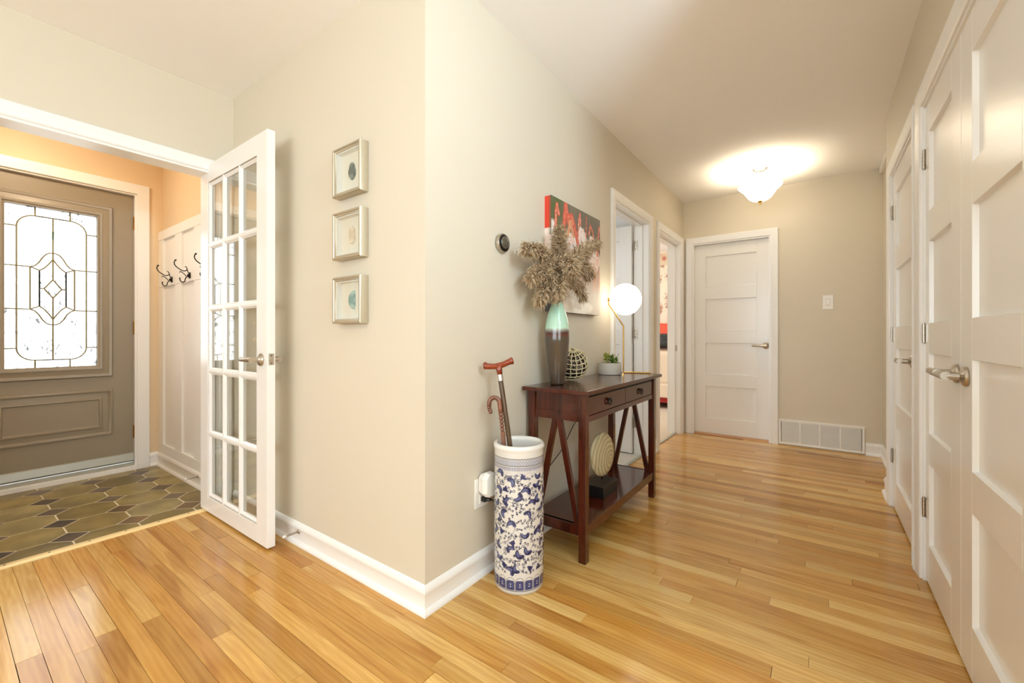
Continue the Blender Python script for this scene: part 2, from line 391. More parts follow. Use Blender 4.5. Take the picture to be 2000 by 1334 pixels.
# ---- hardwood floor: every plank is its own piece
fl = struct(bx(LB + 0.05, R + 0.12, -1.62, Y + 0.06, -0.06, -0.006).build('floor', DARKGAP), 'honey maple strip floor running across the hall')
PW = 0.0573
tones = [srgb(218, 170, 94), srgb(226, 182, 108), srgb(208, 156, 80), srgb(198, 144, 68), srgb(230, 190, 118), srgb(184, 128, 60), srgb(214, 164, 88), srgb(204, 152, 76)]
wts = [5, 5, 4, 3.5, 4, 2, 5, 4]
rp = random.Random(11)
row = 0; y = -1.6
nplank = 0
while y < Y:
    y1 = min(y + PW, Y + 0.05)
    if y < -0.001: xa, xb = -1.722, R + 0.1
    else: xa, xb = -0.06, R + 0.1
    if y > RE - 0.1: xb = 1.62
    x = xa - rp.uniform(0, 0.5) if y < 0 else xa - rp.uniform(0.0, 0.7)
    while x < xb:
        ln = rp.choice((0.75, 1.0, 1.3, 1.6, 1.9)) if y > 0 else rp.choice((0.45, 0.7, 0.95, 1.2, 1.5))
        a, b = max(x, xa), min(x + ln, xb)
        if b - a > 0.05:
            g = 0.0005 + (0.0006 if rp.random() < 0.2 else 0.0)
            cx, cy = (a + b) / 2, (y + y1) / 2
            k = M(); k.box(a + g - cx, b - g - cx, y + g - cy, y1 - g - cy, -0.006, 0.0)
            o = k.build('plank', PLANK, fl); o.location = (cx, cy, 0)
            c = rp.choices(tones, wts)[0]; f = 0.90 * rp.uniform(0.86, 1.10)
            o.color = (c[0] * f, c[1] * f, c[2] * f, 1); nplank += 1
        elif b > a and b - a > 0.002:
            pass
        x += ln
    y += PW
WOODFLAT = wood_mat('maple_floor_behind', srgb(188, 134, 70), srgb(208, 162, 98), 0.22, (1.5, 30, 1), 0.0)
struct(bx(LB + 0.05, 3.85, -4.7, -1.62, -0.06, -0.0005).build('floor_living', WOODFLAT), 'maple floor of the living room behind the camera')
struct(bx(R + 0.1, 3.85, -1.62, 0.1, -0.06, -0.0005).build('floor_living_side', WOODFLAT), 'maple floor beside the camera')
struct(bx(R + 0.12, 2.1, 0.16, RE, -0.06, -0.001).build('floor_closet', WOODFLAT), 'maple floor inside the closets')
CARPET = mat('beige_carpet', srgb(206, 190, 168), 0.95, var=0.08, vscale=90, bump=0.5, bscale=300)
MARBLE = mat('pale_marble_tile', srgb(214, 208, 198), 0.35, var=0.12, vscale=14)
struct(bx(-2.0, -0.06, 1.0, 2.68, -0.06, 0.004).build('floor_bathroom', MARBLE), 'pale mottled bathroom floor')
struct(bx(-2.95, -0.06, 2.7, 6.2, -0.06, 0.006).build('floor_bedroom', CARPET), 'beige bedroom carpet')
# ---- foyer octagon-and-dot tile
ff = struct(bx(FX - 0.14, LB + 0.06, -1.65, FY, -0.06, -0.0012).build('floor_foyer', GROUT), 'olive octagon and brown dot tile floor with pale grout')
def clip(poly, x0, x1, y0, y1):
    def cut(P, ax, val, keep_less):
        out = []
        for i in range(len(P)):
            a, b = P[i - 1], P[i]
            ina = (a[ax] <= val) if keep_less else (a[ax] >= val); inb = (b[ax] <= val) if keep_less else (b[ax] >= val)
            if ina != inb:
                t = (val - a[ax]) / (b[ax] - a[ax]); out.append((a[0] + t * (b[0] - a[0]), a[1] + t * (b[1] - a[1])))
            if inb: out.append(b)
        return out
    for ax, val, less in ((0, x0, False), (0, x1, True), (1, y0, False), (1, y1, True)):
        if len(poly) < 3: return []
        poly = cut(poly, ax, val, less)
    return poly
TX, TY, HD, GR = 0.257, 0.25, 0.073, 0.0038
rt = random.Random(5)
octs = [srgb(142, 126, 72), srgb(132, 114, 60), srgb(148, 134, 86), srgb(120, 104, 54), srgb(148, 130, 74)]
dots = [srgb(82, 64, 42), srgb(106, 80, 42), srgb(106, 90, 70), srgb(74, 60, 42)]
for i in range(-1, 7):
    for j in range(-6, 3):
        dx, dy = -1.912 - i * TX, -0.40 + j * TY
        d = HD - GR * 1.2
        shapes = [('dot_tile', [(dx - d, dy), (dx, dy - d), (dx + d, dy), (dx, dy + d)], dots)]
        cx, cy = dx - TX / 2, dy + TY / 2; hx, hy = TX / 2 - GR, TY / 2 - GR; e = HD + GR * 0.6
        shapes.append(('octagon_tile', [(cx - hx, cy - hy + e - GR), (cx - hx + e - GR, cy - hy), (cx + hx - e + GR, cy - hy), (cx + hx, cy - hy + e - GR),
                                   (cx + hx, cy + hy - e + GR), (cx + hx - e + GR, cy + hy), (cx - hx + e - GR, cy + hy), (cx - hx, cy + hy - e + GR)], octs))
        for nm, poly, cols in shapes:
            q = clip(poly, FX + 0.004, -1.765, -1.65, FY - 0.002)
            if len(q) < 3: continue
            ar = abs(sum(q[a - 1][0] * q[a][1] - q[a][0] * q[a - 1][1] for a in range(len(q)))) / 2
            if ar < 2e-4: continue
            mx_, my_ = sum(p[0] for p in q) / len(q), sum(p[1] for p in q) / len(q)
            o = M().prism([(p[0] - mx_, p[1] - my_) for p in q], (-0.0012, 0.0), lambda u, v, w: (u, v, w)).build(nm, TILE, ff)
            o.location = (mx_, my_, 0); c = rt.choice(cols); f = rt.uniform(0.88, 1.1); o.color = (c[0] * f, c[1] * f, c[2] * f, 1)
# threshold strip between tile and hardwood, with dark screws
st = struct(M().prism([(-1.766, -0.003), (-1.766, 0.006), (-1.758, 0.009), (-1.732, 0.009), (-1.718, 0.002), (-1.718, -0.003)], (OY0, OY1), lambda u, v, w: (u, w, v)).build('trim_threshold', STRIP), 'pale wooden threshold strip between tile and hardwood')
for i in range(6):
    o = M().lathe([(0.0045, 0), (0.0045, 0.0006)], 10, (0, 0, 0)).build('screw_head', IRON, st); o.location = (-1.743, -0.20 - 0.135 * i, 0.0088)

# ------------------------------------------------------------------ baseboards and casings
BASEP = [(0, 0), (0.021, 0), (0.0215, 0.005), (0.019, 0.012), (0.013, 0.019), (0.0085, 0.023), (0.0075, 0.030), (0.0085, 0.066), (0.0105, 0.073), (0.0125, 0.080), (0.0115, 0.087), (0.008, 0.096), (0.003, 0.104), (0, 0.106)]
def baseboard(name, path, label, m=WHITE):
    return struct(M().sweep(path, BASEP, lambda u, v, h: (u, v, h)).build(name, m, auto=True), label)
# offset is to the LEFT of the path, so walk with the room on the left
baseboard('baseboard_front', [(0.0, D1[0] - 0.069), (0.0, 0.0), (L + 0.02, 0.0)], 'white baseboard round the outer corner below the shadow boxes')
baseboard('baseboard_left', [(0.0, D2[0] - 0.069), (0.0, D1[1] + 0.069)], 'short white baseboard between the two open doorways')
baseboard('baseboard_back', [(1.61, Y), (1.495, Y)], 'short white baseboard beside the return grille')
baseboard('baseboard_right', [(R, NC1 + 0.069), (R, FC0 - 0.069)], 'short white baseboard between the closet doors')
baseboard('baseboard_recess', [(R, FC1 + 0.069), (R, RE), (R + 0.1, RE)], 'white baseboard at the end of the closet wall')
baseboard('baseboard_recess_side', [(1.61, RE), (1.61, Y)], 'white baseboard of the set-back wall')
baseboard('baseboard_foyer', [(FX, FY), (FX, FDY1 + 0.075)], 'short white baseboard beside the entrance door')
baseboard('baseboard_entry', [(L, OY0 - 0.07), (L, -4.6)], 'white baseboard of the entry wall out of view')

CAS = [(0, 0), (0, 0.009), (0.006, 0.013), (0.016, 0.0115), (0.022, 0.0135), (0.05, 0.0175), (0.061, 0.0185), (0.066, 0.014), (0.066, 0)]
PLAINCAS = [(0, 0), (0, 0.016), (0.004, 0.019), (0.064, 0.019), (0.068, 0.015), (0.068, 0)]
def casing(name, a, b, h, fn, label, prof=CAS, depth=0.13, z0=0.0, stop=None, m=WHITE, side=1):
    """door surround: casing on the wall face, jambs through the wall, stop bead"""
    k = M().sweep([(a, z0), (a, h), (b, h), (b, z0)], prof, fn)
    o = struct(k.build(name, m, auto=True), label)
    j = M()
    def bb(u0, u1, v0, v1, w0, w1):
        p, q = fn(u0, v0, w0), fn(u1, v1, w1)
        j.box(min(p[0], q[0]), max(p[0], q[0]), min(p[1], q[1]), max(p[1], q[1]), min(p[2], q[2]), max(p[2], q[2]))
    s = 1 if b > a else -1
    bb(a - s * 0.004, a + s * 0.012, z0, h, -depth, 0.002); bb(b - s * 0.012, b + s * 0.004, z0, h, -depth, 0.002)
    bb(a + s * 0.012, b - s * 0.012, h - 0.012, h + 0.004, -depth, 0.002)
    j.build('jamb', m, o)
    if stop is not None:
        j = M()
        bb(a + s * 0.012, a + s * 0.024, z0, h - 0.012, stop - 0.035, stop); bb(b - s * 0.024, b - s * 0.012, z0, h - 0.012, stop - 0.035, stop)
        bb(a + s * 0.024, b - s * 0.024, h - 0.024, h - 0.012, stop - 0.035, stop)
        j.build('door_stop_bead', m, o)
    return o
fnL = lambda u, v, h: (h, u, v)                 # hall left wall, faces +x
fnB = lambda u, v, h: (u, Y - h, v)             # end wall, faces -y
fnR = lambda u, v, h: (R - h, u, v)             # right wall, faces -x
fnE = lambda u, v, h: (L + h, u, v)             # entry wall, faces +x
fnF = lambda u, v, h: (FX + h, u, v)            # foyer door wall, faces +x
casing('trim_1', D1[0], D1[1], DH, fnL, 'white casing of the first open doorway behind the globe lamp', stop=-0.05)
casing('trim_2', D2[0], D2[1], DH, fnL, 'white casing of the open bedroom doorway in the corner', stop=-0.05)
casing('trim_3', FD0, FD1, DH, fnB, 'white casing of the closed door on the end wall', depth=0.1)
casing('trim_4', NC0, NC1, DH, fnR, 'white casing of the near double closet', depth=0.09)
casing('trim_5', FC0, FC1, DH, fnR, 'white casing of the far single closet', depth=0.09)
casing('trim_6', OY0, OY1, OH, fnE, 'white casing over the glazed door opening', depth=0.121)
casing('trim_7', FDY0, FDY1, FDZ1, fnF, 'wide plain casing of the grey entrance door', prof=[(0, 0), (0, 0.018), (0.07, 0.02), (0.073, 0.017), (0.073, 0)], depth=0.12)
struct(bx(1.583, 1.61, 3.2, 3.62, 2.385, H).build('trim_8', WHITE, bevel=0.004), 'small white ceiling trim in the far right corner')
struct(bx(FD0 + 0.012, FD1 - 0.012, Y + 0.02, Y + 0.10, -0.005, 0.014).build('trim_9', mat('threshold_oak', srgb(216, 170, 130), 0.4, var=0.06)), 'low wooden threshold under the closed end door')
struct(bx(-0.066, -0.04, D1[0] + 0.012, D1[1] - 0.012, -0.004, 0.008).build('trim_10', ALUM), 'metal strip at the bathroom doorway')
struct(bx(-0.066, -0.04, D2[0] + 0.012, D2[1] - 0.012, -0.004, 0.008).build('trim_11', ALUM), 'metal strip at the bedroom doorway')
# entrance door sill
sill = struct(bx(FX - 0.13, FX + 0.02, FDY0, FDY1, -0.01, 0.03).build('trim_sill', WHITE, bevel=0.003), 'white sill under the grey entrance door')
bx(FX - 0.10, FX - 0.012, FDY0 + 0.012, FDY1 - 0.012, 0.03, 0.055).build('sill_track', ALUM, sill, bevel=0.002)

# ------------------------------------------------------------------ doors
def lever(parent, x, z, d, front=True, length=0.115, name='door_handle', m=NICKEL):
    """round rose with a straight lever; d = direction of the lever along local x"""
    s = -1 if front else 1; y0 = 0.0 if front else 0.035
    ax = (0, s, 0)
    h = M().lathe([(0.030, 0), (0.031, 0.004), (0.028, 0.010), (0.018, 0.014), (0.012, 0.018), (0.012, 0.045)], 28, (x, y0, z), ax).build(name, m, parent, auto=True)
    k = M(); yy = y0 + s * 0.048
    P = [(x - d * 0.010, yy, z), (x + d * 0.02, yy, z), (x + d * 0.04, yy + s * 0.002, z), (x + d * (length - 0.035), yy + s * 0.002, z), (x + d * (length - 0.012), yy, z), (x + d * length, yy - s * 0.005, z)]
    k.tube(P, [0.0125, 0.0135, 0.0125, 0.0105, 0.0115, 0.008], 14)
    k.build('lever', m, h, auto=True)
    return h
def hinge(parent, x, y, z, m=NICKEL, hh=0.076, leaf=0.026, d=1, jl=0.0):
    k = M()
    for i in range(5):
        z0 = z - hh / 2 + i * hh / 5; k.lathe([(0.0058, 0.0006), (0.0058, hh / 5 - 0.0006)], 12, (x, y, z0))
    k.lathe([(0.0045, 0), (0.0045, 0.004)], 10, (x, y, z + hh / 2)); k.lathe([(0.0045, -0.004), (0.0045, 0)], 10, (x, y, z - hh / 2))
    a, b = sorted((x, x + d * leaf)); k.box(a, b, y + 0.004, y + 0.0075, z - hh / 2, z + hh / 2)
    return k.build('hinge', m, parent, auto=True)
PZ = [(1.850, 1.527), (1.405, 1.073), (0.950, 0.625), (0.502, 0.172)]
def panel_door(name, label, W, loc, rz, Ht=1.962, stile=0.115, handle=None, hinges=None, lo=0.0, hi=0.0, m=DOORW):
    """flat four-panel door: local x along its width from 0, front face y=0 towards -y"""
    d = struct(empty(name, loc, rz), label); t = 0.035; z0 = loc[2]
    xl, xr = (stile + lo), W - (stile + hi)
    for a, b in ((0, xl), (xr, W)): bx(a, b, 0, t, 0, Ht).build('stile', m, d, bevel=0.0015)
    edges = [Ht] + [z - z0 for p in PZ for z in p] + [0]
    for i in range(0, len(edges), 2):
        bx(xl, xr, 0.0, t, edges[i + 1], edges[i]).build('rail', m, d, bevel=0.0015)
    for zt, zb in PZ:
        zt -= z0; zb -= z0; r = 0.014
        # sunk panel with a narrow slope along its edge
        k = M(); e = 0.003
        A = [(xl, 0.001, zb), (xr, 0.001, zb), (xr, 0.001, zt), (xl, 0.001, zt)]
        B = [(xl + e, r, zb + e), (xr - e, r, zb + e), (xr - e, r, zt - e), (xl + e, r, zt - e)]
        C = [(x, t - r, z) for x, _, z in A]
        k.add(A + B + C, [(0, 1, 5, 4), (1, 2, 6, 5), (2, 3, 7, 6), (3, 0, 4, 7), (4, 5, 6, 7), (8, 11, 10, 9), (0, 8, 9, 1), (1, 9, 10, 2), (2, 10, 11, 3), (3, 11, 8, 0)])
        k.build('panel', m, d)
    if handle: lever(d, handle[0], handle[1] - z0, handle[2])
    if hinges:
        for hz in hinges[2]: hinge(d, hinges[0], -0.006, hz - z0, d=hinges[1])
    return d
panel_door('door_3', 'closed white four-panel door on the end wall', 0.674, (FD0 + 0.0125, Y + 0.045, 0.016), 0, Ht=1.955, stile=0.105, handle=(0.648, 0.928, -1))
panel_door('door_4', 'far leaf of the white double closet, seen at a glancing angle', 0.539, (R + 0.006, NC1 - 0.0125, 0.012), -math.pi / 2, stile=0.112, lo=-0.05, hi=0.008, handle=(0.50, 0.900, -1), hinges=(0.0, 1, (1.757, 1.032, 0.307)))
panel_door('door_5', 'near leaf of the white double closet at the right edge', 0.604, (R + 0.006, NC1 - 0.0125 - 0.542, 0.012), -math.pi / 2, stile=0.115, handle=(0.066, 0.898, -1))
panel_door('door_6', 'white panel door of the far closet beyond the double closet', 0.73, (R + 0.006, FC1 - 0.014, 0.012), -math.pi / 2, stile=0.11, handle=(0.655, 0.90, -1), hinges=(0.0, 1, (1.757, 1.032, 0.307)))
d1 = panel_door('door_7', 'white door standing open into the bathroom behind the globe lamp', 0.72, (-0.135 - 0.72, D1[1] - 0.05, 0.012), 0, stile=0.11)
for hz in (1.79, 1.03, 0.26):
    k = M(); x = 0.728
    for i in range(3): k.lathe([(0.0055, 0.0006), (0.0055, 0.0265)], 12, (x, 0.03, hz - 0.042 + i * 0.028))
    k.box(x, x + 0.035, 0.0355, 0.038, hz - 0.042, hz + 0.042)
    h = k.build('hinge', NICKEL, d1, auto=True)
    for a, b in ((0.014, 0.026), (0.026, 0.0), (0.014, -0.026)): M().lathe([(0.0035, 0), (0.003, 0.001)], 10, (x + a, 0.0355, hz + b), (0, -1, 0)).build('screw_head', IRON, h)
# strike plate on the bedroom jamb
struct(bx(-0.075, -0.03, D2[1] - 0.0145, D2[1] - 0.012, 0.865, 0.925).build('trim_strike', NICKEL, bevel=0.001), 'nickel strike plate on the bedroom door jamb')

# ---- the glazed french door, standing open
FW, FT, FH = 0.838, 0.037, 1.992
fd = struct(empty('door_1', (-1.782, -0.130, 0.012)), 'white fifteen-pane french door standing open by the picture wall')
st_ = 0.110; tr_, br_ = 0.100, 0.085
for a, b in ((0, st_), (FW - st_, FW)): bx(a, b, 0, FT, 0, FH).build('stile', DOORW, fd, bevel=0.0015)
bx(st_, FW - st_, 0, FT, FH - tr_, FH).build('rail', DOORW, fd, bevel=0.001); bx(st_, FW - st_, 0, FT, 0, br_).build('rail', DOORW, fd, bevel=0.001)
lw = (FW - 2 * st_) / 3; lh = (FH - tr_ - br_) / 5; mw = 0.012
for i in (1, 2):
    M().prism([(-mw / 2, 0.002), (mw / 2, 0.002), (mw / 2, FT - 0.002), (-mw / 2, FT - 0.002)], (br_, FH - tr_), lambda u, v, w, i=i: (st_ + i * lw + u, v, w)).build('muntin', DOORW, fd, bevel=0.002)
for j in (1, 2, 3, 4):
    M().prism([(-mw / 2, 0.0022), (mw / 2, 0.0022), (mw / 2, FT - 0.0022), (-mw / 2, FT - 0.0022)], (st_, FW - st_), lambda u, v, w, j=j: (w, v, br_ + j * lh + u)).build('muntin', DOORW, fd, bevel=0.002)
hw, hh = lw / 2 - mw / 2, lh / 2 - mw / 2
bead = M()
for f in (0, 1):
    g = (lambda u, v, h: (u, 0.004 + h, v)) if f == 0 else (lambda u, v, h: (u, FT - 0.004 - h, v))
    bead.sweep([(-hw, -hh), (hw, -hh), (hw, hh), (-hw, hh)], [(0, 0), (0.004, 0.0), (0.007, 0.004), (0.014, 0.010), (0.014, 0.0135), (0, 0.0135)], g, closed=True)
beadm = bead.mesh('glazing_bead', True); beadm.set_sharp_from_angle(angle=math.radians(30)); beadm.materials.append(DOORW)
panem = bx(-hw, hw, FT / 2 - 0.0015, FT / 2 + 0.0015, -hh, hh).mesh('pane'); panem.materials.append(GLASS)
for i in range(3):
    for j in range(5):
        # edge lites meet the plain stile and rail, so nudge them to fill the bay
        p = mesh_obj('pane', panem, GLASS, fd); p.location = (st_ + (i + 0.5) * lw, 0, br_ + (j + 0.5) * lh)
        q = mesh_obj('glazing_bead', beadm, DOORW, p)
hx = FW - 0.062
lever(fd, hx, 0.895, -1, True); lever(fd, hx, 0.895, -1, False)
lp = bx(FW - 0.0005, FW + 0.0015, 0.006, 0.031, 0.87, 0.925).build('latch_plate', NICKEL, fd, bevel=0.0006)
M().lathe([(0.008, 0), (0.008, 0.006)], 14, (FW + 0.001, 0.0185, 0.8975), (1, 0, 0)).build('latch_bolt', NICKEL, lp, auto=True)
for dz in (-0.018, 0.018): M().lathe([(0.003, 0), (0.0025, 0.001)], 10, (FW + 0.0015, 0.0185, 0.8975 + dz), (1, 0, 0)).build('screw_head', IRON, lp)
for hz in (1.79, 1.0, 0.2): hinge(fd, -0.004, 0.038, hz, d=1)

# ---- grey entrance door with leaded glass
ed = struct(empty('door_2', (0, 0, 0)), 'taupe entrance door with leaded glass light and a moulded lower panel')
EX = FX - 0.03; EY0, EY1 = FDY0 + 0.014, FDY1 - 0.014; EZ0, EZ1 = 0.085, FDZ1 - 0.014
GY0, GY1, GZ0, GZ1 = -0.784, -0.349, 0.806, 1.894
fnD = lambda u, v, h: (EX + h, u, v)
k = M()
k.box(EX - 0.04, EX, EY0, GY0, EZ0, EZ1); k.box(EX - 0.04, EX, GY1, EY1, EZ0, EZ1)
k.box(EX - 0.04, EX, GY0, GY1, EZ0, GZ0); k.box(EX - 0.04, EX, GY0, GY1, GZ1, EZ1)
k.build('slab', TAUPE, ed)
# frame round the glass: stepped moulding
M().sweep([(GY0, GZ0), (GY1, GZ0), (GY1, GZ1), (GY0, GZ1)][::-1],
          [(0.0, -0.012), (0.0, 0.010), (0.010, 0.014), (0.014, 0.020), (0.024, 0.022), (0.030, 0.016), (0.060, 0.010), (0.066, 0.016), (0.078, 0.018), (0.084, 0.010), (0.087, 0.0)], fnD, closed=True).build('glass_moulding', TAUPE, ed, auto=True)
# lower panel
PY0, PY1, PZ0, PZ1 = -0.871, -0.262, 0.285, 0.632
M().sweep([(PY0, PZ0), (PY1, PZ0), (PY1, PZ1), (PY0, PZ1)],
          [(0.0, 0.0), (0.004, 0.010), (0.014, 0.014), (0.022, 0.010), (0.028, 0.0), (0.060, 0.004), (0.064, 0.012), (0.074, 0.014), (0.080, 0.006), (0.088, 0.004), (0.088, 0.0)], fnD, closed=True).build('panel_moulding', TAUPE, ed, auto=True)
bx(EX, EX + 0.005, PY0 + 0.085, PY1 - 0.085, PZ0 + 0.085, PZ1 - 0.085).build('panel', TAUPE, ed)
M().prism([(EX, 0.058), (EX + 0.006, 0.058), (EX + 0.022, 0.072), (EX + 0.014, 0.10), (EX + 0.008, 0.12), (EX, 0.125)], (EY0, EY1), lambda u, v, w: (u, w, v)).build('door_sweep', ALUM, ed, auto=True)
for hz in (1.889, 1.086, 0.287):
    k = M()
    for i in range(5): k.lathe([(0.0065, 0.0007), (0.0065, 0.0193)], 12, (EX + 0.012, EY1 + 0.004, hz - 0.05 + i * 0.02))
    k.box(EX - 0.002, EX + 0.003, EY1 - 0.002, EY1 + 0.012, hz - 0.05, hz + 0.05)
    k.build('hinge', BRASS, ed, auto=True)
for hz, rr in ((1.14, 0.028), (0.985, 0.026)):
    k = M().lathe([(0.034, 0), (0.034, 0.006), (0.016, 0.012), (0.013, 0.03), (rr, 0.045), (rr, 0.058), (0.016, 0.066)], 24, (EX, EY0 + 0.07, hz), (1, 0, 0)); k.build('door_knob', BRASS, ed, auto=True)
# leaded glass: panes cut along the came lines (half pattern, mirrored)
GC = (GY0 + GY1) / 2; GXp = EX - 0.02
def arc(cx, cz, r, a0, a1, n=7): return [(cx + r * math.cos(math.radians(a0 + (a1 - a0) * i / n)), cz + r * math.sin(math.radians(a0 + (a1 - a0) * i / n))) for i in range(n + 1)]
W_ = (GY1 - GY0) / 2; RRx = 0.165; ZT, ZB = 1.836, 0.857; rad = 0.082
og_up = [(0.105, 1.490), (0.085, 1.497), (0.066, 1.522), (0.050, 1.556), (0.032, 1.584), (0.014, 1.594), (0.0, 1.595)]
og_lo = [(0.105, 1.203), (0.085, 1.193), (0.066, 1.168), (0.050, 1.134), (0.032, 1.109), (0.014, 1.100), (0.0, 1.099)]
in_up = [(0.063, 1.469), (0.040, 1.488), (0.018, 1.520), (0.0, 1.552)]
in_lo = [(0.063, 1.225), (0.040, 1.204), (0.018, 1.170), (0.0, 1.137)]
cr_t = arc(RRx - rad, ZT - rad, rad, 0, 90); cr_b = arc(RRx - rad, ZB + rad, rad, -90, 0)
half = [
    ('obscure', [(RRx - rad, ZT), (RRx - rad, GZ1), (W_, GZ1), (W_, ZT - rad), (RRx, ZT - rad)] + cr_t[1:-1]),
    ('clear', [(RRx, ZT - rad), (W_, ZT - rad), (W_, 1.490), (RRx, 1.490)]),
    ('clear', [(RRx, 1.490), (W_, 1.490), (W_, 1.203), (RRx, 1.203)]),
    ('obscure', [(RRx, 1.203), (W_, 1.203), (W_, ZB + rad), (RRx, ZB + rad)]),
    ('obscure', [(RRx, ZB + rad), (W_, ZB + rad), (W_, GZ0), (RRx - rad, GZ0), (RRx - rad, ZB)] + cr_b[1:-1]),
    ('clear', [(0, ZT), (RRx - rad, ZT)] + cr_t[::-1][1:] + [(RRx, 1.490)] + og_up),
    ('obscure', [(0, ZB), (RRx - rad, ZB)] + cr_b[1:] + [(RRx, 1.203)] + og_lo),
    ('clear', [(0.105, 1.490), (RRx, 1.490), (RRx, 1.203), (0.105, 1.203)]),
    ('clear', og_up + in_up[::-1]),
    ('clear', og_lo + in_lo[::-1]),
    ('clear', [(0.063, 1.469), (0.105, 1.490), (0.105, 1.203), (0.063, 1.225)]),
    ('hammered', in_up + [(0, 1.411), (0.042, 1.347), (0.063, 1.347)]),
    ('hammered', in_lo + [(0, 1.284), (0.042, 1.347), (0.063, 1.347)]),
]
full = [('obscure', [(-RRx + rad, ZT), (RRx - rad, ZT), (RRx - rad, GZ1), (-RRx + rad, GZ1)]),
        ('obscure', [(-RRx + rad, ZB), (RRx - rad, ZB), (RRx - rad, GZ0), (-RRx + rad, GZ0)]),
        ('hammered', [(0, 1.411), (0.042, 1.347), (0, 1.284), (-0.042, 1.347)])]
LG = {'clear': glass_mat('leaded_clear', (0.97, 0.98, 0.98, 1), 0.05, 30, bump=0.1),
      'obscure': glass_mat('leaded_obscure', (0.97, 0.97, 0.97, 1), 0.8, 34, (1, 1.0, 0.45), rough=0.1, bump=0.4),
      'hammered': glass_mat('leaded_hammered', (0.95, 0.95, 0.95, 1), 0.92, 60, (1, 1.0, 0.4), rough=0.1, bump=0.5)}
came_edges = {}
for kind, poly in full + half + [(a, [(-u, v) for u, v in b]) for a, b in half]:
    M().prism([(GC + u, v) for u, v in poly], (-0.002, 0.002), lambda u, v, w: (GXp + w, u, v)).build('pane', LG[kind], ed)
    for i in range(len(poly)):
        a, b = poly[i - 1], poly[i]
        key = tuple(sorted(((round(a[0], 4), round(a[1], 4)), (round(b[0], 4), round(b[1], 4)))))
        came_edges[key] = 1
k = M()
for (a, b) in came_edges:
    if a == b: continue
    if all(abs(p[0]) >= W_ - 1e-4 for p in (a, b)) or (a[1] == b[1] and a[1] in (round(GZ0, 4), round(GZ1, 4))): continue
    if a[0] == 0 and b[0] == 0 and False: continue
    k.tube([(GXp, GC + a[0], a[1]), (GXp, GC + b[0], b[1])], 0.0046, 6)
cm = k.build('lead_came', mat('antique_brass_came', srgb(138, 130, 92), 0.6, 0.0, var=0.05), ed); cm['kind'] = 'stuff'
# the world outside the front door
struct(bx(-9, FX - 0.14, -6, 5, -0.2, -0.1).build('ground', mat('pale_concrete_path', srgb(210, 206, 198), 0.8, var=0.06)), 'pale path outside the entrance door')

# ---- board-and-batten panelling with hooks rail in the foyer
wp = struct(empty('trim_panelling', (0, 0, 0)), 'white board panelling with a coat-hook rail on the foyer wall')
bx(FX, LB, FY - 0.006, FY, 0.1, 1.82).build('backing_board', WHITE, wp)
bx(FX, LB, FY - 0.022, FY, 1.775, 1.845).build('rail', WHITE, wp, bevel=0.002)
bx(FX, LB, FY - 0.022, FY, 1.405, 1.490).build('hook_rail', WHITE, wp, bevel=0.002)
bx(FX, LB, FY - 0.022, FY, 0.095, 0.178).build('rail', WHITE, wp, bevel=0.002)
for xa in (-3.08, -2.70, -2.315, -1.93):
    for z0, z1 in ((0.178, 1.405), (1.49, 1.775)):
        bx(xa, xa + (0.107 if xa < -3 else 0.14), FY - 0.020, FY, z0, z1).build('batten', WHITE, wp, bevel=0.002)
M().sweep([(LB, FY - 0.02), (FX, FY - 0.02)], [(o, h) for o, h in BASEP], lambda u, v, h: (u, v, h)).build('baseboard', WHITE, wp, auto=True)

# ------------------------------------------------------------------ console table
ct = tag(empty('console_table', (0.18, 1.145, 0)), 'dark mahogany console table with two drawers, slanted side legs and low shelf', 'table')
TBX, TBY = 0.18, 1.145
def tb(x0, x1, y0, y1, z0, z1): return bx(x0 - TBX, x1 - TBX, y0 - TBY, y1 - TBY, z0, z1)
tb(0.014, 0.358, 0.606, 1.684, 0.760, 0.779).build('table_top', MAHOG, ct, bevel=0.002)
for y0 in (0.645, 1.609):
    for x0 in (0.024, 0.294):
        tb(x0, x0 + 0.036, y0, y0 + 0.036, 0, 0.760).build('leg', MAHOGV, ct, bevel=0.0015)
tb(0.298, 0.324, 0.681, 1.609, 0.628, 0.655).build('drawer_rail', MAHOG, ct, bevel=0.001)
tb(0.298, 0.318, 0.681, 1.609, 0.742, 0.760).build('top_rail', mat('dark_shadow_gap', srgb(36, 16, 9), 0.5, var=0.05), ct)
tb(0.028, 0.046, 0.681, 1.609, 0.632, 0.760).build('back_apron', MAHOG, ct)
for y0 in (0.655, 1.617):
    tb(0.060, 0.294, y0, y0 + 0.018, 0.672, 0.760).build('side_apron', MAHOGV, ct)
    tb(0.060, 0.294, y0 - 0.004, y0 + 0.022, 0.632, 0.672).build('side_rail', MAHOGV, ct, bevel=0.001)
tb(0.046, 0.298, 0.673, 1.617, 0.640, 0.652).build('drawer_bottom', MAHOG, ct)
for y0, y1 in ((0.684, 1.143), (1.146, 1.606)):
    dr = tb(0.300, 0.322, y0, y1, 0.657, 0.740).build('drawer', MAHOG, ct, bevel=0.0015)
    yc = (y0 + y1) / 2 - TBY; xf = 0.322 - TBX
    kb = M().lathe([(0.006, 0), (0.006, 0.004), (0.004, 0.012)], 12, (xf, yc, 0.707), (1, 0, 0)).build('pull_post', IRON, dr, auto=True)
    for s in (-1, 1):
        pts = [(xf + 0.010, yc + s * (0.004 + 0.0125 * math.sin(a) ** 1.0), 0.697 + 0.015 * math.cos(a)) for a in [math.pi * i / 10 for i in range(11)]]
        M().tube(pts, 0.0034, 8).build('pull_ring', IRON, dr, smooth=True)
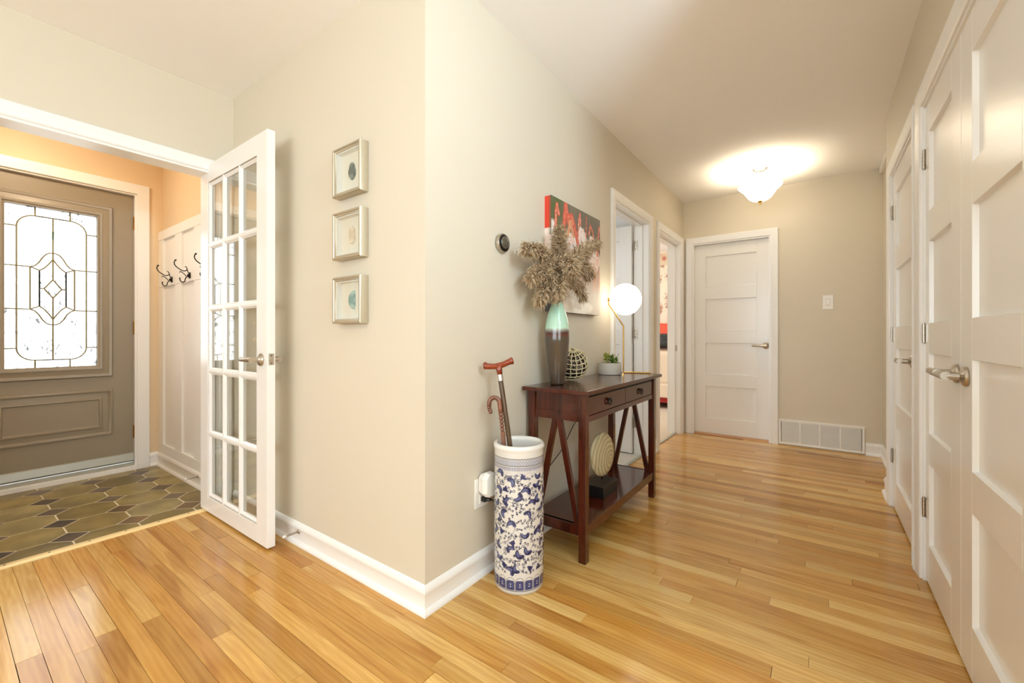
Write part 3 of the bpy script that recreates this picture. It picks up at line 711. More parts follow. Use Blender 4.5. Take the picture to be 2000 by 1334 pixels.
# shelf
tb(0.040, 0.322, 0.660, 1.630, 0.138, 0.164).build('shelf', MAHOG, ct, bevel=0.001)
tb(0.300, 0.325, 0.681, 1.609, 0.118, 0.1645).build('shelf_rail', MAHOG, ct, bevel=0.001)
tb(0.040, 0.058, 0.681, 1.609, 0.118, 0.150).build('shelf_rail', MAHOG, ct)
for y0 in (0.654, 1.615): tb(0.060, 0.294, y0, y0 + 0.02, 0.118, 0.164).build('shelf_rail', MAHOGV, ct)
# slanted A legs at both ends
for y0 in (0.657, 1.615):
    for xt, xb in ((0.164, 0.068), (0.186, 0.282)):
        w = 0.013
        M().prism([(xt - w - TBX, 0.634), (xt + w - TBX, 0.634), (xb + w - TBX, 0.163), (xb - w - TBX, 0.163)], (y0 - TBY, y0 + 0.02 - TBY), lambda u, v, q: (u, q, v)).build('slanted_leg', MAHOGV, ct, bevel=0.001)

# ---- tall vase
def vase_mat():
    k = NT('two_tone_glaze'); tc = k.n('ShaderNodeTexCoord'); sp = k.n('ShaderNodeSeparateXYZ'); k.l(tc, 'Object', sp, 'Vector')
    nz = k.n('ShaderNodeTexNoise', Scale=28.0, Detail=2.0); k.l(tc, 'Object', nz, 'Vector')
    ad = k.n('ShaderNodeMath', operation='MULTIPLY_ADD'); k.l(nz, 'Fac', ad, 0); ad.inputs[1].default_value = 0.012; k.l(sp, 'Z', ad, 2)
    mr = k.n('ShaderNodeMapRange'); mr.inputs['From Max'].default_value = 0.48; k.l(ad, 'Value', mr, 'Value')
    cr = k.n('ShaderNodeValToRGB'); e = cr.color_ramp.elements
    e[0].position = 0.0; e[0].color = srgb(70, 58, 46); e[1].position = 1.0; e[1].color = srgb(168, 206, 182)
    for p, c in ((0.50, srgb(80, 66, 52)), (0.535, srgb(96, 46, 32)), (0.548, srgb(66, 48, 42)), (0.575, srgb(140, 130, 120)), (0.60, srgb(178, 212, 188))):
        x = cr.color_ramp.elements.new(p); x.color = c
    k.l(mr, 'Result', cr, 'Fac'); k.l(cr, 'Color', k.b, 'Base Color'); k.b.inputs['Roughness'].default_value = 0.12; k.b.inputs['Coat Weight'].default_value = 0.4
    return k.m
VX, VY = 0.112, 0.772
vprof = [(0.030, 0.0), (0.034, 0.003), (0.037, 0.012), (0.046, 0.07), (0.0545, 0.14), (0.060, 0.20), (0.0615, 0.235), (0.060, 0.275), (0.0545, 0.315), (0.046, 0.350), (0.036, 0.380), (0.0255, 0.405), (0.018, 0.428), (0.0145, 0.450), (0.0135, 0.470), (0.0165, 0.482), (0.0135, 0.482), (0.0105, 0.470), (0.0105, 0.43)]
from itertools import chain
def smooth_prof(p, n=4):
    out = []
    for i in range(len(p) - 1):
        p0, p1, p2, p3 = p[max(i - 1, 0)], p[i], p[i + 1], p[min(i + 2, len(p) - 1)]
        for j in range(n):
            t = j / n
            out.append(tuple(0.5 * ((2 * p1[c]) + (p2[c] - p0[c]) * t + (2 * p0[c] - 5 * p1[c] + 4 * p2[c] - p3[c]) * t * t + (3 * p1[c] - p0[c] - 3 * p2[c] + p3[c]) * t ** 3) for c in range(len(p1))))
    out.append(p[-1]); return out
vs = M().lathe(smooth_prof(vprof[:15], 3) + vprof[15:], 48).build('vase', vase_mat(), smooth=True); vs.location = (VX, VY, 0.7795)
tag(vs, 'tall bottle vase, mint green above and dark brown below, on the console table', 'vase')

# ---- pampas plumes standing in the vase
PAMP = []
def pampas_mat(name, a, b, c):
    k = NT(name); oi = k.n('ShaderNodeObjectInfo'); tc = k.n('ShaderNodeTexCoord')
    nz = k.n('ShaderNodeTexNoise', Scale=55.0, Detail=3.0); k.l(tc, 'Object', nz, 'Vector')
    cr = k.n('ShaderNodeValToRGB'); e = cr.color_ramp.elements; e[0].position = 0.25; e[0].color = a; e[1].position = 0.8; e[1].color = c
    m = cr.color_ramp.elements.new(0.52); m.color = b
    k.l(nz, 'Fac', cr, 'Fac'); k.l(cr, 'Color', k.b, 'Base Color'); k.b.inputs['Roughness'].default_value = 0.85
    return k.m
PMAT = pampas_mat('pampas_fluff', srgb(130, 104, 74), srgb(188, 162, 126), srgb(228, 208, 176))
PSTEM = mat('pampas_stem', srgb(150, 126, 84), 0.7, var=0.1)
def bez(P, t):
    if len(P) == 1: return P[0]
    return bez([P[i].lerp(P[i + 1], t) for i in range(len(P) - 1)], t)
def plume(label, pts, rad, seed, n=1100, thin=1.0):
    rg = random.Random(seed); P = [Vector(p) for p in pts]; base = Vector((VX, VY, 1.245))
    t = empty('pampas_plume', base); tag(t, label, 'dried grass', 'pampas plumes in the vase')
    ctrl = [base + Vector((0, 0, 0.0)), P[0], P[1], P[2]]
    axis = [bez(ctrl, i / 30) for i in range(31)]
    M().tube([p - base for p in [base - Vector((0, 0, 0.05))] + axis], 0.0016, 6).build('stem', PSTEM, t, smooth=True)
    k = M()
    for i in range(n):
        u = 0.22 + 0.78 * rg.random() ** 0.9; f = u * 30; a = int(min(f, 29)); p = axis[a].lerp(axis[a + 1], min(f - a, 1.0))
        tg = (axis[min(a + 1, 30)] - axis[max(a - 1, 0)]).normalized()
        env = math.sin(math.pi * min(1, (u - 0.16) / 0.84) ** 0.75) ** 0.7 * (1 - 0.45 * max(0, u - 0.6)) + 0.12
        th = rg.uniform(0, 2 * math.pi); up = Vector((0.3, 0.2, 1)); s1 = tg.cross(up).normalized(); s2 = tg.cross(s1)
        d = s1 * math.cos(th) + s2 * math.sin(th)
        R_ = rad * env * rg.uniform(0.55, 1.05)
        ln = rg.uniform(0.030, 0.058) * thin
        q0 = p + d * R_ * rg.uniform(0.0, 0.55)
        dirn = (tg * rg.uniform(0.5, 1.0) + d * rg.uniform(0.45, 1.0)).normalized()
        q1 = q0 + dirn * ln * 0.5; q2 = q0 + dirn * ln * 0.85 + Vector((0, 0, -0.012 * rg.uniform(0.3, 1.5))) + d * R_ * 0.35
        w = rg.uniform(0.0016, 0.0036); sd = dirn.cross(Vector((rg.uniform(-1, 1), rg.uniform(-1, 1), rg.uniform(-1, 1)))).normalized() * w
        for q in (q0, q1, q2):
            if q.x < 0.012: q.x = 0.012 + rg.uniform(0, 0.01)
        k.add([q0 - base - sd * 0.4, q0 - base + sd * 0.4, q1 - base + sd, q1 - base - sd, q2 - base], [(0, 1, 2, 3), (3, 2, 4)])
        # seed tufts
        if i % 2 == 0:
            for _ in range(2):
                e = q1.lerp(q2, rg.random()); dd = Vector((rg.uniform(-1, 1), rg.uniform(-1, 1), rg.uniform(-1, 0.6))).normalized()
                w2 = dd.cross(dirn).normalized() * 0.0016; e2 = e + dd * rg.uniform(0.007, 0.014)
                if e2.x < 0.01: e2.x = 0.012
                k.add([e - base - w2, e - base + w2, e2 - base], [(0, 1, 2)])
    me = bpy.data.meshes.new('plume_head'); me.from_pydata(k.v, [], k.f); me.materials.append(PMAT)
    o = mesh_obj('plume_head', me, PMAT, t); o['kind'] = 'stuff'
X0 = 0.125
plume('pampas plume standing straight up at the top of the bouquet', [(X0, 0.78, 1.33), (X0, 0.79, 1.43), (X0, 0.772, 1.552)], 0.050, 1, 1700)
plume('pampas plume reaching farthest left over the bare wall', [(X0, 0.76, 1.34), (X0, 0.64, 1.44), (0.11, 0.495, 1.412)], 0.040, 2, 1500)
plume('pampas plume reaching farthest right in front of the canvas', [(0.14, 0.80, 1.36), (0.15, 0.93, 1.48), (0.15, 1.15, 1.545)], 0.044, 3, 1700)
plume('pampas plume drooping on the left below the farthest-left one', [(X0, 0.74, 1.33), (X0, 0.62, 1.37), (0.115, 0.535, 1.285)], 0.042, 4, 1500)
plume('pampas plume drooping on the right below the farthest-right one', [(0.14, 0.82, 1.36), (0.15, 0.97, 1.45), (0.15, 1.06, 1.355)], 0.044, 5, 1500)
plume('pampas plume curling forward at the front middle of the bouquet', [(0.16, 0.76, 1.36), (0.20, 0.73, 1.41), (0.225, 0.71, 1.33)], 0.046, 6, 1500)
plume('pampas plume hanging lowest at the left of the vase neck', [(X0, 0.73, 1.31), (X0, 0.65, 1.30), (0.12, 0.60, 1.185)], 0.034, 7, 1200)
plume('thin pampas plume hanging at the right of the vase neck', [(0.14, 0.82, 1.32), (0.16, 0.91, 1.33), (0.16, 0.965, 1.22)], 0.030, 8, 700, 0.8)
plume('short pampas plume hanging just left of the vase neck', [(0.15, 0.74, 1.31), (0.17, 0.69, 1.30), (0.175, 0.665, 1.205)], 0.032, 9, 1000)
plume('pampas plume filling the middle behind the front one', [(0.10, 0.79, 1.34), (0.09, 0.85, 1.42), (0.085, 0.87, 1.37)], 0.055, 10, 1500)

# ---- woven ball
wb = tag(empty('wicker_ball', (0.094, 0.955, 0.7795)), 'open lattice ball of pale sticks with dark gaps, behind the tall vase', 'decor')
rB = 0.0900; tilt = Matrix.Rotation(math.radians(24), 3, Vector((0.8, 0.6, 0))) 
RAT = mat('pale_rattan', srgb(204, 186, 146), 0.6, var=0.2, vscale=30); GAPD = mat('gap_darkening', srgb(44, 30, 18), 0.7, var=0.15, vscale=30)
cB = Vector((0, 0, rB + 0.001))
def sph(lat, lon, r): return cB + tilt @ Vector((r * math.cos(lat) * math.cos(lon), r * math.cos(lat) * math.sin(lon), r * math.sin(lat)))
rg = random.Random(3)
for i in range(17):
    lon = 2 * math.pi * i / 17
    pts = [sph(math.radians(-84 + 168 * j / 22), lon + 0.03 * math.sin(j * 1.3 + i), rB - 0.0024) for j in range(23)]
    M().tube(pts, 0.0031, 6).build('rib', RAT, wb, smooth=True)
for i, la in enumerate(range(-72, 80, 16)):
    pts = [sph(math.radians(la + 1.5 * math.sin(3 * a + i)), a, rB - 0.001) for a in [2 * math.pi * j / 48 for j in range(48)]]
    M().tube(pts, 0.0028, 6, closed=True).build('hoop', RAT, wb, smooth=True)
for i in range(30):  # dark rods added inside the lattice to darken the gaps
    lon = 2 * math.pi * (i + 0.5) / 30
    pts = [sph(math.radians(-82 + 164 * j / 14), lon + 0.12 * (-1) ** j, rB - 0.013) for j in range(15)]
    M().tube(pts, 0.0030, 4).build('gap_darkener', GAPD, wb, smooth=True)

# ---- potted succulent
pp = tag(empty('potted_succulent', (0.098, 1.462, 0.7795)), 'green succulents in a round off-white pot beside the globe lamp', 'plant')
M().lathe([(0.066, 0), (0.070, 0.002), (0.0715, 0.006), (0.0715, 0.070), (0.070, 0.073), (0.067, 0.073), (0.065, 0.06), (0.0, 0.06)], 48).build('pot', mat('matte_stoneware', srgb(206, 200, 186), 0.6, var=0.03, vscale=30), pp, auto=True)
M().lathe([(0.0655, 0.058), (0.05, 0.066), (0.0, 0.070)], 24, cap=False).build('soil', mat('dark_moss', srgb(60, 72, 22), 0.9, var=0.4, vscale=80, bump=0.6, bscale=120), pp)
GREEN = mat('succulent_green', srgb(96, 122, 40), 0.42, var=0.35, vscale=40); LIME = mat('succulent_lime', srgb(150, 160, 66), 0.42, var=0.25, vscale=40)
rg = random.Random(8)
def leaf(k, p, d, ln, w):
    p = Vector(p); d = Vector(d).normalized(); s = d.cross(Vector((0, 0, 1)))
    s = s.normalized() if s.length > 1e-3 else Vector((1, 0, 0)); nrm = s.cross(d)
    m1, m2, tip = p + d * ln * 0.35, p + d * ln * 0.7, p + d * ln
    k.add([p, m1 + s * w, m1 - s * w, m1 + nrm * w * 0.5, m2 + s * w * 0.8, m2 - s * w * 0.8, m2 + nrm * w * 0.4, tip, m1 - nrm * w * 0.4],
          [(0, 1, 3), (0, 3, 2), (1, 4, 6, 3), (3, 6, 5, 2), (4, 7, 6), (6, 7, 5), (0, 8, 1), (0, 2, 8), (1, 8, 7, 4), (8, 2, 5, 7)])
for (px, py, hh, nl, big, mm) in ((-0.012, -0.034, 0.050, 11, 0.036, LIME), (0.018, -0.010, 0.042, 12, 0.034, GREEN), (-0.02, 0.02, 0.034, 12, 0.030, GREEN), (0.03, 0.03, 0.024, 12, 0.028, GREEN), (0.035, -0.035, 0.018, 11, 0.026, GREEN), (-0.01, -0.002, 0.060, 9, 0.03, LIME), (0.0, 0.045, 0.02, 10, 0.026, GREEN)):
    k = M()
    for i in range(nl):
        a = i * 2.4; z = 0.066 + hh * (0.35 + 0.65 * i / nl); el = 0.15 + 1.0 * i / nl
        leaf(k, (px, py, z), (math.cos(a) * math.cos(el), math.sin(a) * math.cos(el), math.sin(el)), big * rg.uniform(0.75, 1.15), big * 0.2)
    k.tube([(px, py, 0.060), (px, py, 0.066 + hh)], 0.003, 6)
    k.build('rosette', mm, pp, smooth=False)
for (px, py, lx, ly) in ((-0.01, 0.052, 0.004, 0.02), (0.012, 0.056, 0.012, 0.03)):
    k = M(); P = [Vector((px + lx * t, py + ly * t, 0.064 + 0.062 * t)) for t in [i / 6 for i in range(7)]]
    k.tube(P, 0.0012, 5)
    for i, q in enumerate(P[1:]):
        for s in (-1, 1): leaf(k, q, (s * 0.8, s * 0.5, 0.7), 0.009, 0.0022)
    k.build('sprig', GREEN, pp)

# ---- globe table lamp
gl = tag(empty('table_lamp', (0.135, 1.600, 0.7795)), 'glowing white glass globe lamp on a bent brass rod', 'lamp')
rr = 0.0045
M().tube([(0, 0, rr), (0.050, -0.138, rr)], rr, 10).build('base_rod', BRASS, gl, auto=True)
M().tube([(0, 0, rr), (0.155, 0.068, rr)], rr, 10).build('base_rod', BRASS, gl, auto=True)
M().tube([(0, 0, rr), (0, 0, 0.305), (-0.004, -0.002, 0.314), (-0.083, -0.045, 0.452), (-0.085, -0.046, 0.486)], 0.0045, 10).build('stem', BRASS, gl, auto=True)
M().lathe([(0.012, 0), (0.012, 0.012), (0.006, 0.016)], 14, (-0.076, -0.041, 0.482), (-0.85, -0.53, 0)).build('globe_cap', BRASS, gl, auto=True)
GLOBE = emit_mat('globe_glow', (1.0, 0.90, 0.74, 1), 3.0)
M().sphere((0.008, 0.012, 0.482), 0.1035, 40, 24).build('globe', GLOBE, gl, smooth=True)

# ---- lamp cord down to the outlet
cord_pts = smooth_prof([(0.125, 1.600, 0.783), (0.09, 1.570, 0.7815), (0.05, 1.555, 0.7815), (0.0105, 1.545, 0.7805), (0.006, 1.52, 0.74), (0.010, 1.36, 0.62), (0.016, 1.154, 0.517), (0.02, 1.054, 0.447), (0.02, 0.983, 0.392), (0.02, 0.899, 0.353), (0.021, 0.809, 0.319), (0.021, 0.66, 0.27), (0.022, 0.5, 0.25), (0.030, 0.40, 0.262), (0.040, 0.368, 0.300), (0.034, 0.335, 0.328)], 5)
tag(M().tube(cord_pts, 0.0023, 8).build('lamp_cord', BLACK, smooth=True), 'thin black cord hanging behind the console table down to the outlet', 'cord')

# ---- outlet, plug-in, plug
ou = tag(empty('wall_outlet', (0, 0.315, 0.354)), 'white outlet plate low on the hall wall behind the porcelain stand', 'outlet')
bx(0, 0.006, -0.043, 0.043, -0.062, 0.062).build('cover_plate', WHITEP, ou, bevel=0.0025)
for z in (-0.026, 0.026): bx(0.004, 0.0085, -0.017, 0.017, z - 0.019, z + 0.019).build('socket_face', WHITEP, ou, bevel=0.002)
pi_ = tag(empty('plug_in_adapter', (0.0087, 0.318, 0.395)), 'white faceted plug-in device in the upper socket of the outlet', 'adapter')
def ngon_pts(hw, hh, c): return [(-hw + c, -hh), (hw - c, -hh), (hw, -hh + c), (hw, hh - c), (hw - c, hh), (-hw + c, hh), (-hw, hh - c), (-hw, -hh + c)]
a8, b8 = ngon_pts(0.028, 0.040, 0.012), ngon_pts(0.037, 0.052, 0.020)
k = M(); n = 8
k.add([(0.0, u, v) for u, v in a8] + [(0.03, u, v) for u, v in b8] + [(0.052, u * 0.92, v * 0.92) for u, v in b8], [tuple(range(8))[::-1], tuple(range(16, 24))] + [(j * 8 + i, j * 8 + (i + 1) % 8, (j + 1) * 8 + (i + 1) % 8, (j + 1) * 8 + i) for j in (0, 1) for i in range(8)])
k.build('body', WHITEP, pi_, bevel=0.003)
bx(0.020, 0.024, -0.006, 0.004, 0.0465, 0.0485).build('slot', BLACK, pi_)
pg = M().box(0, 0.022, -0.012, 0.012, -0.010, 0.010); pg.tube([(0.02, 0.0, 0), (0.030, 0.008, -0.002), (0.036, 0.022, -0.006)], [0.007, 0.006, 0.003], 10)
pgo = pg.build('power_plug', BLACK, bevel=0.002); pgo.location = (0.0087, 0.318, 0.328); tag(pgo, 'black plug in the lower socket of the outlet', 'plug')

# ---- decorative disc on a black block, on the low shelf
ds = tag(empty('disc_sculpture', (0.200, 1.095, 0.1645)), 'pale ridged wooden disc on a black block on the low shelf', 'sculpture')
def disc_mat():
    k = NT('ridged_pale_wood'); tc = k.n('ShaderNodeTexCoord'); mp = k.n('ShaderNodeMapping'); mp.inputs['Location'].default_value = (0, -0.085, -0.165)
    k.l(tc, 'Object', mp, 'Vector')
    wv = k.n('ShaderNodeTexWave', Scale=13.0, Distortion=3.5, Detail=3.0); wv.wave_type = 'RINGS'; wv.rings_direction = 'X'; k.l(mp, 'Vector', wv, 'Vector')
    cr = k.n('ShaderNodeValToRGB'); e = cr.color_ramp.elements; e[0].color = srgb(172, 156, 116); e[1].color = srgb(206, 194, 156); e[0].position = 0.1
    k.l(wv, 'Fac', cr, 'Fac'); k.l(cr, 'Color', k.b, 'Base Color'); k.b.inputs['Roughness'].default_value = 0.6
    bp = k.n('ShaderNodeBump', Strength=0.35, Distance=0.003); k.l(wv, 'Fac', bp, 'Height'); k.l(bp, 'Normal', k.b, 'Normal')
    return k.m
bx(-0.060, 0.060, -0.095, 0.095, 0.0, 0.060).build('block', mat('satin_black', srgb(20, 17, 15), 0.3, var=0.1), ds, bevel=0.002)
M().tube([(-0.005, 0.033, 0.058), (-0.005, 0.033, 0.10)], 0.004, 10).build('pin', IRON, ds)
M().lathe([(0.001, -0.015), (0.092, -0.015), (0.115, -0.010), (0.120, 0.0), (0.115, 0.009), (0.092, 0.016), (0.05, 0.021), (0.001, 0.023)], 56, (-0.005, 0.033, 0.200), (1, -0.12, 0.05)).build('disc', disc_mat(), ds, smooth=True)

# ------------------------------------------------------------------ painted surfaces: colour attributes computed here
def grid_obj(name, fn, nu, nv, colors, m, parent=None, wrap=False, smooth=True):
    """fn(i,j)->xyz on a (nv x nu) grid; colors array nv x nu x 3 (linear)"""
    vs = [fn(i, j) for j in range(nv) for i in range(nu)]; fs = []
    for j in range(nv - 1):
        for i in range(nu if wrap else nu - 1):
            k = (i + 1) % nu; fs.append((j * nu + i, j * nu + k, (j + 1) * nu + k, (j + 1) * nu + i))
    me = bpy.data.meshes.new(name); me.from_pydata(vs, [], fs)
    ca = me.color_attributes.new('paint', 'FLOAT_COLOR', 'POINT')
    c4 = np.ones((nv * nu, 4), dtype=np.float32); c4[:, :3] = colors.reshape(-1, 3)
    ca.data.foreach_set('color', c4.ravel())
    if smooth: me.polygons.foreach_set('use_smooth', [True] * len(me.polygons))
    return mesh_obj(name, me, m, parent)
def paint_mat(name, rough, coat=0.0, bump=0.0):
    k = NT(name); at = k.n('ShaderNodeAttribute', attribute_name='paint'); k.l(at, 'Color', k.b, 'Base Color')
    k.b.inputs['Roughness'].default_value = rough; k.b.inputs['Coat Weight'].default_value = coat
    if bump:
        tc = k.n('ShaderNodeTexCoord'); nz = k.n('ShaderNodeTexNoise', Scale=140.0, Detail=3.0); k.l(tc, 'Object', nz, 'Vector')
        bp = k.n('ShaderNodeBump', Strength=bump, Distance=0.002); k.l(nz, 'Fac', bp, 'Height'); k.l(bp, 'Normal', k.b, 'Normal')
    return k.m

# ---- porcelain umbrella stand
SX, SY, SR, SH = 0.160, 0.372, 0.1035, 0.585
NU, NV = 360, 330
Cw = 2 * math.pi * SR
img = np.ones((NV, NU, 3)) * np.array(srgb(214, 209, 200)[:3])
uu, vv = np.meshgrid((np.arange(NU) / NU) * Cw, (np.arange(NV) / (NV - 1)) * SH)
NAVY, BLUE, MIDB = (np.array(srgb(*c)[:3]) for c in ((24, 27, 70), (38, 46, 98), (92, 98, 138)))
def dab(x, y, r, c, a=1.0, er=None):
    er = er or r
    i0, i1 = int((x - r) / Cw * NU) - 1, int((x + r) / Cw * NU) + 2; j0, j1 = max(0, int((y - er) / SH * (NV - 1)) - 1), min(NV, int((y + er) / SH * (NV - 1)) + 2)
    ii = np.arange(i0, i1); jj = np.arange(j0, j1)
    if len(jj) == 0: return
    X, Yg = np.meshgrid(ii / NU * Cw, jj / (NV - 1) * SH)
    m = np.clip((1.0 - np.sqrt(((X - x) / r) ** 2 + ((Yg - y) / er) ** 2)) * r / 0.0016 + 0.5, 0, 1) * a
    sub = img[j0:j1][:, ii % NU]
    sub = sub * (1 - m[..., None]) + c * m[..., None]
    for q, i in enumerate(ii): img[j0:j1, i % NU] = sub[:, q]
def stroke(pts, r, c, a=1.0):
    for i in range(len(pts) - 1):
        (x0, y0), (x1, y1) = pts[i], pts[i + 1]; n = max(2, int(math.hypot(x1 - x0, y1 - y0) / 0.0012))
        for t in range(n):
            f = t / n; rr_ = r[i] + (r[i + 1] - r[i]) * f if isinstance(r, list) else r
            dab(x0 + (x1 - x0) * f, y0 + (y1 - y0) * f, rr_, c, a)
rs = random.Random(21)
def paisley(x, y, s, ang, fl):
    """feathered crescent: thick curl tapering to a hook, light comb inside"""
    pts, rd = [], []
    for i in range(15):
        t = i / 14; th = ang + fl * (0.2 + 3.6 * t); r = s * (1.0 - 0.45 * t)
        pts.append((x + r * math.cos(th), y + r * math.sin(th))); rd.append(s * (0.16 + 0.42 * math.sin(math.pi * min(1, t * 1.05)) ** 0.8))
    stroke(pts, rd, BLUE); stroke([(p[0], p[1]) for p in pts], [q * 0.55 for q in rd], MIDB)
    for i in range(0, 14):
        th = ang + fl * (0.2 + 3.6 * i / 14); r = s * (1.32 - 0.42 * i / 14); dab(x + r * math.cos(th), y + r * math.sin(th), s * 0.17, NAVY)
    stroke(pts[8:], [q * 0.35 for q in rd[8:]], NAVY)
def curl(x, y, s, ang, fl):
    pts = []
    for i in range(13):
        t = i / 12; th = ang + fl * t * 5.2; r = s * (1 - 0.72 * t)
        pts.append((x + r * math.cos(th), y + r * math.sin(th)))
    stroke(pts, 0.0011, NAVY); dab(pts[-1][0], pts[-1][1], 0.0026, NAVY)
def flower(x, y, s):
    a0 = rs.uniform(0, 6)
    for k_, ln_ in enumerate((1.25, 0.7, 1.0, 0.6, 0.9, 0.55)):
        a = a0 + k_ * 1.047 + rs.uniform(-0.3, 0.3)
        stroke([(x, y), (x + s * 0.5 * ln_ * math.cos(a), y + s * 0.5 * ln_ * math.sin(a)), (x + s * ln_ * math.cos(a + 0.25), y + s * ln_ * math.sin(a + 0.25))], [s * 0.30, s * 0.30, s * 0.06], BLUE)
    dab(x, y, s * 0.5, NAVY, 0.7)
def sprig(x, y, s):
    for k_ in range(4):
        a = rs.uniform(0, 6.28); dab(x + s * math.cos(a), y + s * math.sin(a), s * 0.55, NAVY)
    dab(x, y, s * 0.5, NAVY)
placed = []
def free(x, y, d):
    for a, b, e in placed:
        dx = abs(a - x); dx = min(dx, Cw - dx)
        if math.hypot(dx, b - y) < d + e: return False
    return True
for kind, cnt, s, d in (('p', 78, 0.0165, 0.0175), ('f', 20, 0.016, 0.015), ('s', 110, 0.0050, 0.0065), ('c', 420, 0.0070, 0.0046)):
    tries = 0; done = 0
    while done < cnt and tries < 5000:
        tries += 1; x, y = rs.uniform(0, Cw), rs.uniform(0.088, 0.490)
        if not free(x, y, d): continue
        placed.append((x, y, d)); done += 1
        if kind == 'p': paisley(x, y, s * rs.uniform(0.85, 1.05), rs.uniform(0, 6.28), rs.choice((-1, 1)))
        elif kind == 'f': flower(x, y, s)
        elif kind == 's': sprig(x, y, s)
        else: curl(x, y, s * rs.uniform(0.7, 1.1), rs.uniform(0, 6.28), rs.choice((-1, 1)))
for k_ in range(40):                                    # wandering vines
    x, y = rs.uniform(0, Cw), rs.uniform(0.09, 0.46); a = rs.uniform(0, 6.28); pts = []
    for i in range(16):
        pts.append((x, y)); a += rs.uniform(-0.5, 0.5); x += 0.006 * math.cos(a); y += 0.006 * math.sin(a)
        y = min(max(y, 0.085), 0.49)
    stroke(pts, 0.0009, NAVY, 0.9)
# bottom band of arched panels
nP = 17; pw_ = Cw / nP
for i in range(nP):
    cx_ = (i + 0.5) * pw_
    for jy in np.arange(0.024, 0.062, 0.002):
        w = pw_ * 0.40 * (1 if jy < 0.052 else math.sqrt(max(0, 1 - ((jy - 0.052) / 0.012) ** 2)))
        if w > 0.002: stroke([(cx_ - w, jy), (cx_ + w, jy)], 0.0013, BLUE)
    stroke([(cx_ - pw_ * 0.46, 0.022), (cx_ - pw_ * 0.46, 0.058), (cx_ - pw_ * 0.3, 0.069), (cx_, 0.073), (cx_ + pw_ * 0.3, 0.069), (cx_ + pw_ * 0.46, 0.058), (cx_ + pw_ * 0.46, 0.022)], 0.0008, NAVY)
    stroke([(cx_ - pw_ * 0.2, 0.028), (cx_ - pw_ * 0.2, 0.052), (cx_, 0.058), (cx_ + pw_ * 0.2, 0.052), (cx_ + pw_ * 0.2, 0.028)], 0.0009, MIDB)
    dab(cx_, 0.046, 0.003, np.array(srgb(190, 188, 196)[:3])); dab(cx_, 0.036, 0.003, np.array(srgb(190, 188, 196)[:3]))
for z_, r_ in ((0.019, 0.0013), (0.556, 0.0012), (0.551, 0.0008), (0.527, 0.0012), (0.521, 0.0008)):
    stroke([(0, z_), (Cw, z_)], r_, NAVY)
msk = (vv > 0.529) & (vv < 0.549); img[msk] = img[msk] * 0.55 + MIDB * 0.45
for i in range(56):
    cx_ = (i + 0.5) * Cw / 56; dab(cx_, 0.539, 0.0042, np.array(srgb(196, 196, 206)[:3])); dab(cx_, 0.539, 0.0022, NAVY); dab(cx_ + Cw / 112, 0.545, 0.0015, NAVY); dab(cx_ + Cw / 112, 0.533, 0.0015, NAVY)
for i in range(96):
    cx_ = (i + 0.5) * Cw / 96; h = 0.506 - 0.010 * (0.5 + 0.5 * math.cos(i * 2 * math.pi / 6)); stroke([(cx_, 0.519), (cx_, 0.508)], 0.0016, MIDB); stroke([(cx_, 0.508), (cx_, h - 0.012)], 0.0006, MIDB, 0.8)
us = tag(empty('umbrella_stand', (SX, SY, 0)), 'tall blue and white porcelain umbrella stand in front of the outlet', 'umbrella stand')
def stand_pt(i, j):
    a = 2 * math.pi * i / NU; z = j / (NV - 1) * SH; r = SR * (0.985 + 0.010 * math.sin(z / SH * math.pi)) - (0.006 * (1 - z / 0.016) ** 2 if z < 0.016 else 0)
    return (r * math.cos(a), r * math.sin(a), z * 0.963 + 0.0)
grid_obj('painted_body', stand_pt, NU, NV, img, paint_mat('porcelain_glaze', 0.14, 0.5), us, wrap=True)
PORC = mat('white_porcelain', srgb(226, 222, 214), 0.14, var=0.02, coat=0.4)
zt = SH * 0.963
M().lathe([(SR - 0.001, zt - 0.004), (SR + 0.003, zt + 0.006), (SR + 0.002, zt + 0.014), (SR - 0.004, zt + 0.020), (SR - 0.012, zt + 0.020), (SR - 0.018, zt + 0.014), (SR - 0.019, zt + 0.004), (SR - 0.016, zt - 0.02), (SR - 0.014, 0.03), (0.02, 0.02), (0.001, 0.02)], 72, cap=False).build('rim', PORC, us, smooth=True)
M().lathe([(SR - 0.012, 0.0), (SR - 0.004, 0.002), (SR - 0.004, 0.006), (SR - 0.020, 0.010)], 64).build('foot_ring', mat('unglazed_foot', srgb(176, 164, 140), 0.6, var=0.05), us, auto=True)

# ---- walking canes in the stand
def lerp3(a, b, t): return tuple(a[i] + (b[i] - a[i]) * t for i in range(3))
cb, ctp = (0.222, 0.358, 0.0225), (0.088, 0.332, 0.872)
c1 = tag(empty('walking_cane', cb), 'walking cane with a red-brown T handle and silver collar in the stand', 'cane')
rel = lambda p, b: tuple(p[i] - b[i] for i in range(3))
M().tube([rel(cb, cb), rel(lerp3(cb, ctp, 0.5), cb), rel(lerp3(cb, ctp, 0.962), cb)], [0.0095, 0.0105, 0.0105], 16).build('shaft', WALNUT, c1, auto=True)
M().tube([rel(lerp3(cb, ctp, 0.955), cb), rel(lerp3(cb, ctp, 0.985), cb)], 0.0118, 18).build('collar', mat('silver_collar', srgb(220, 216, 208), 0.2, 1.0, var=0.03), c1, auto=True)
rv = Vector((0.81, 0.586, 0.06)).normalized(); hc = Vector(ctp) - Vector(cb) + Vector((-0.004, -0.001, 0.030))
P = [hc + rv * a + Vector((0, 0, dz)) for a, dz in ((-0.064, -0.002), (-0.060, -0.002), (-0.045, -0.006), (-0.02, -0.008), (0.0, -0.007), (0.02, -0.002), (0.045, 0.008), (0.058, 0.012), (0.062, 0.013))]
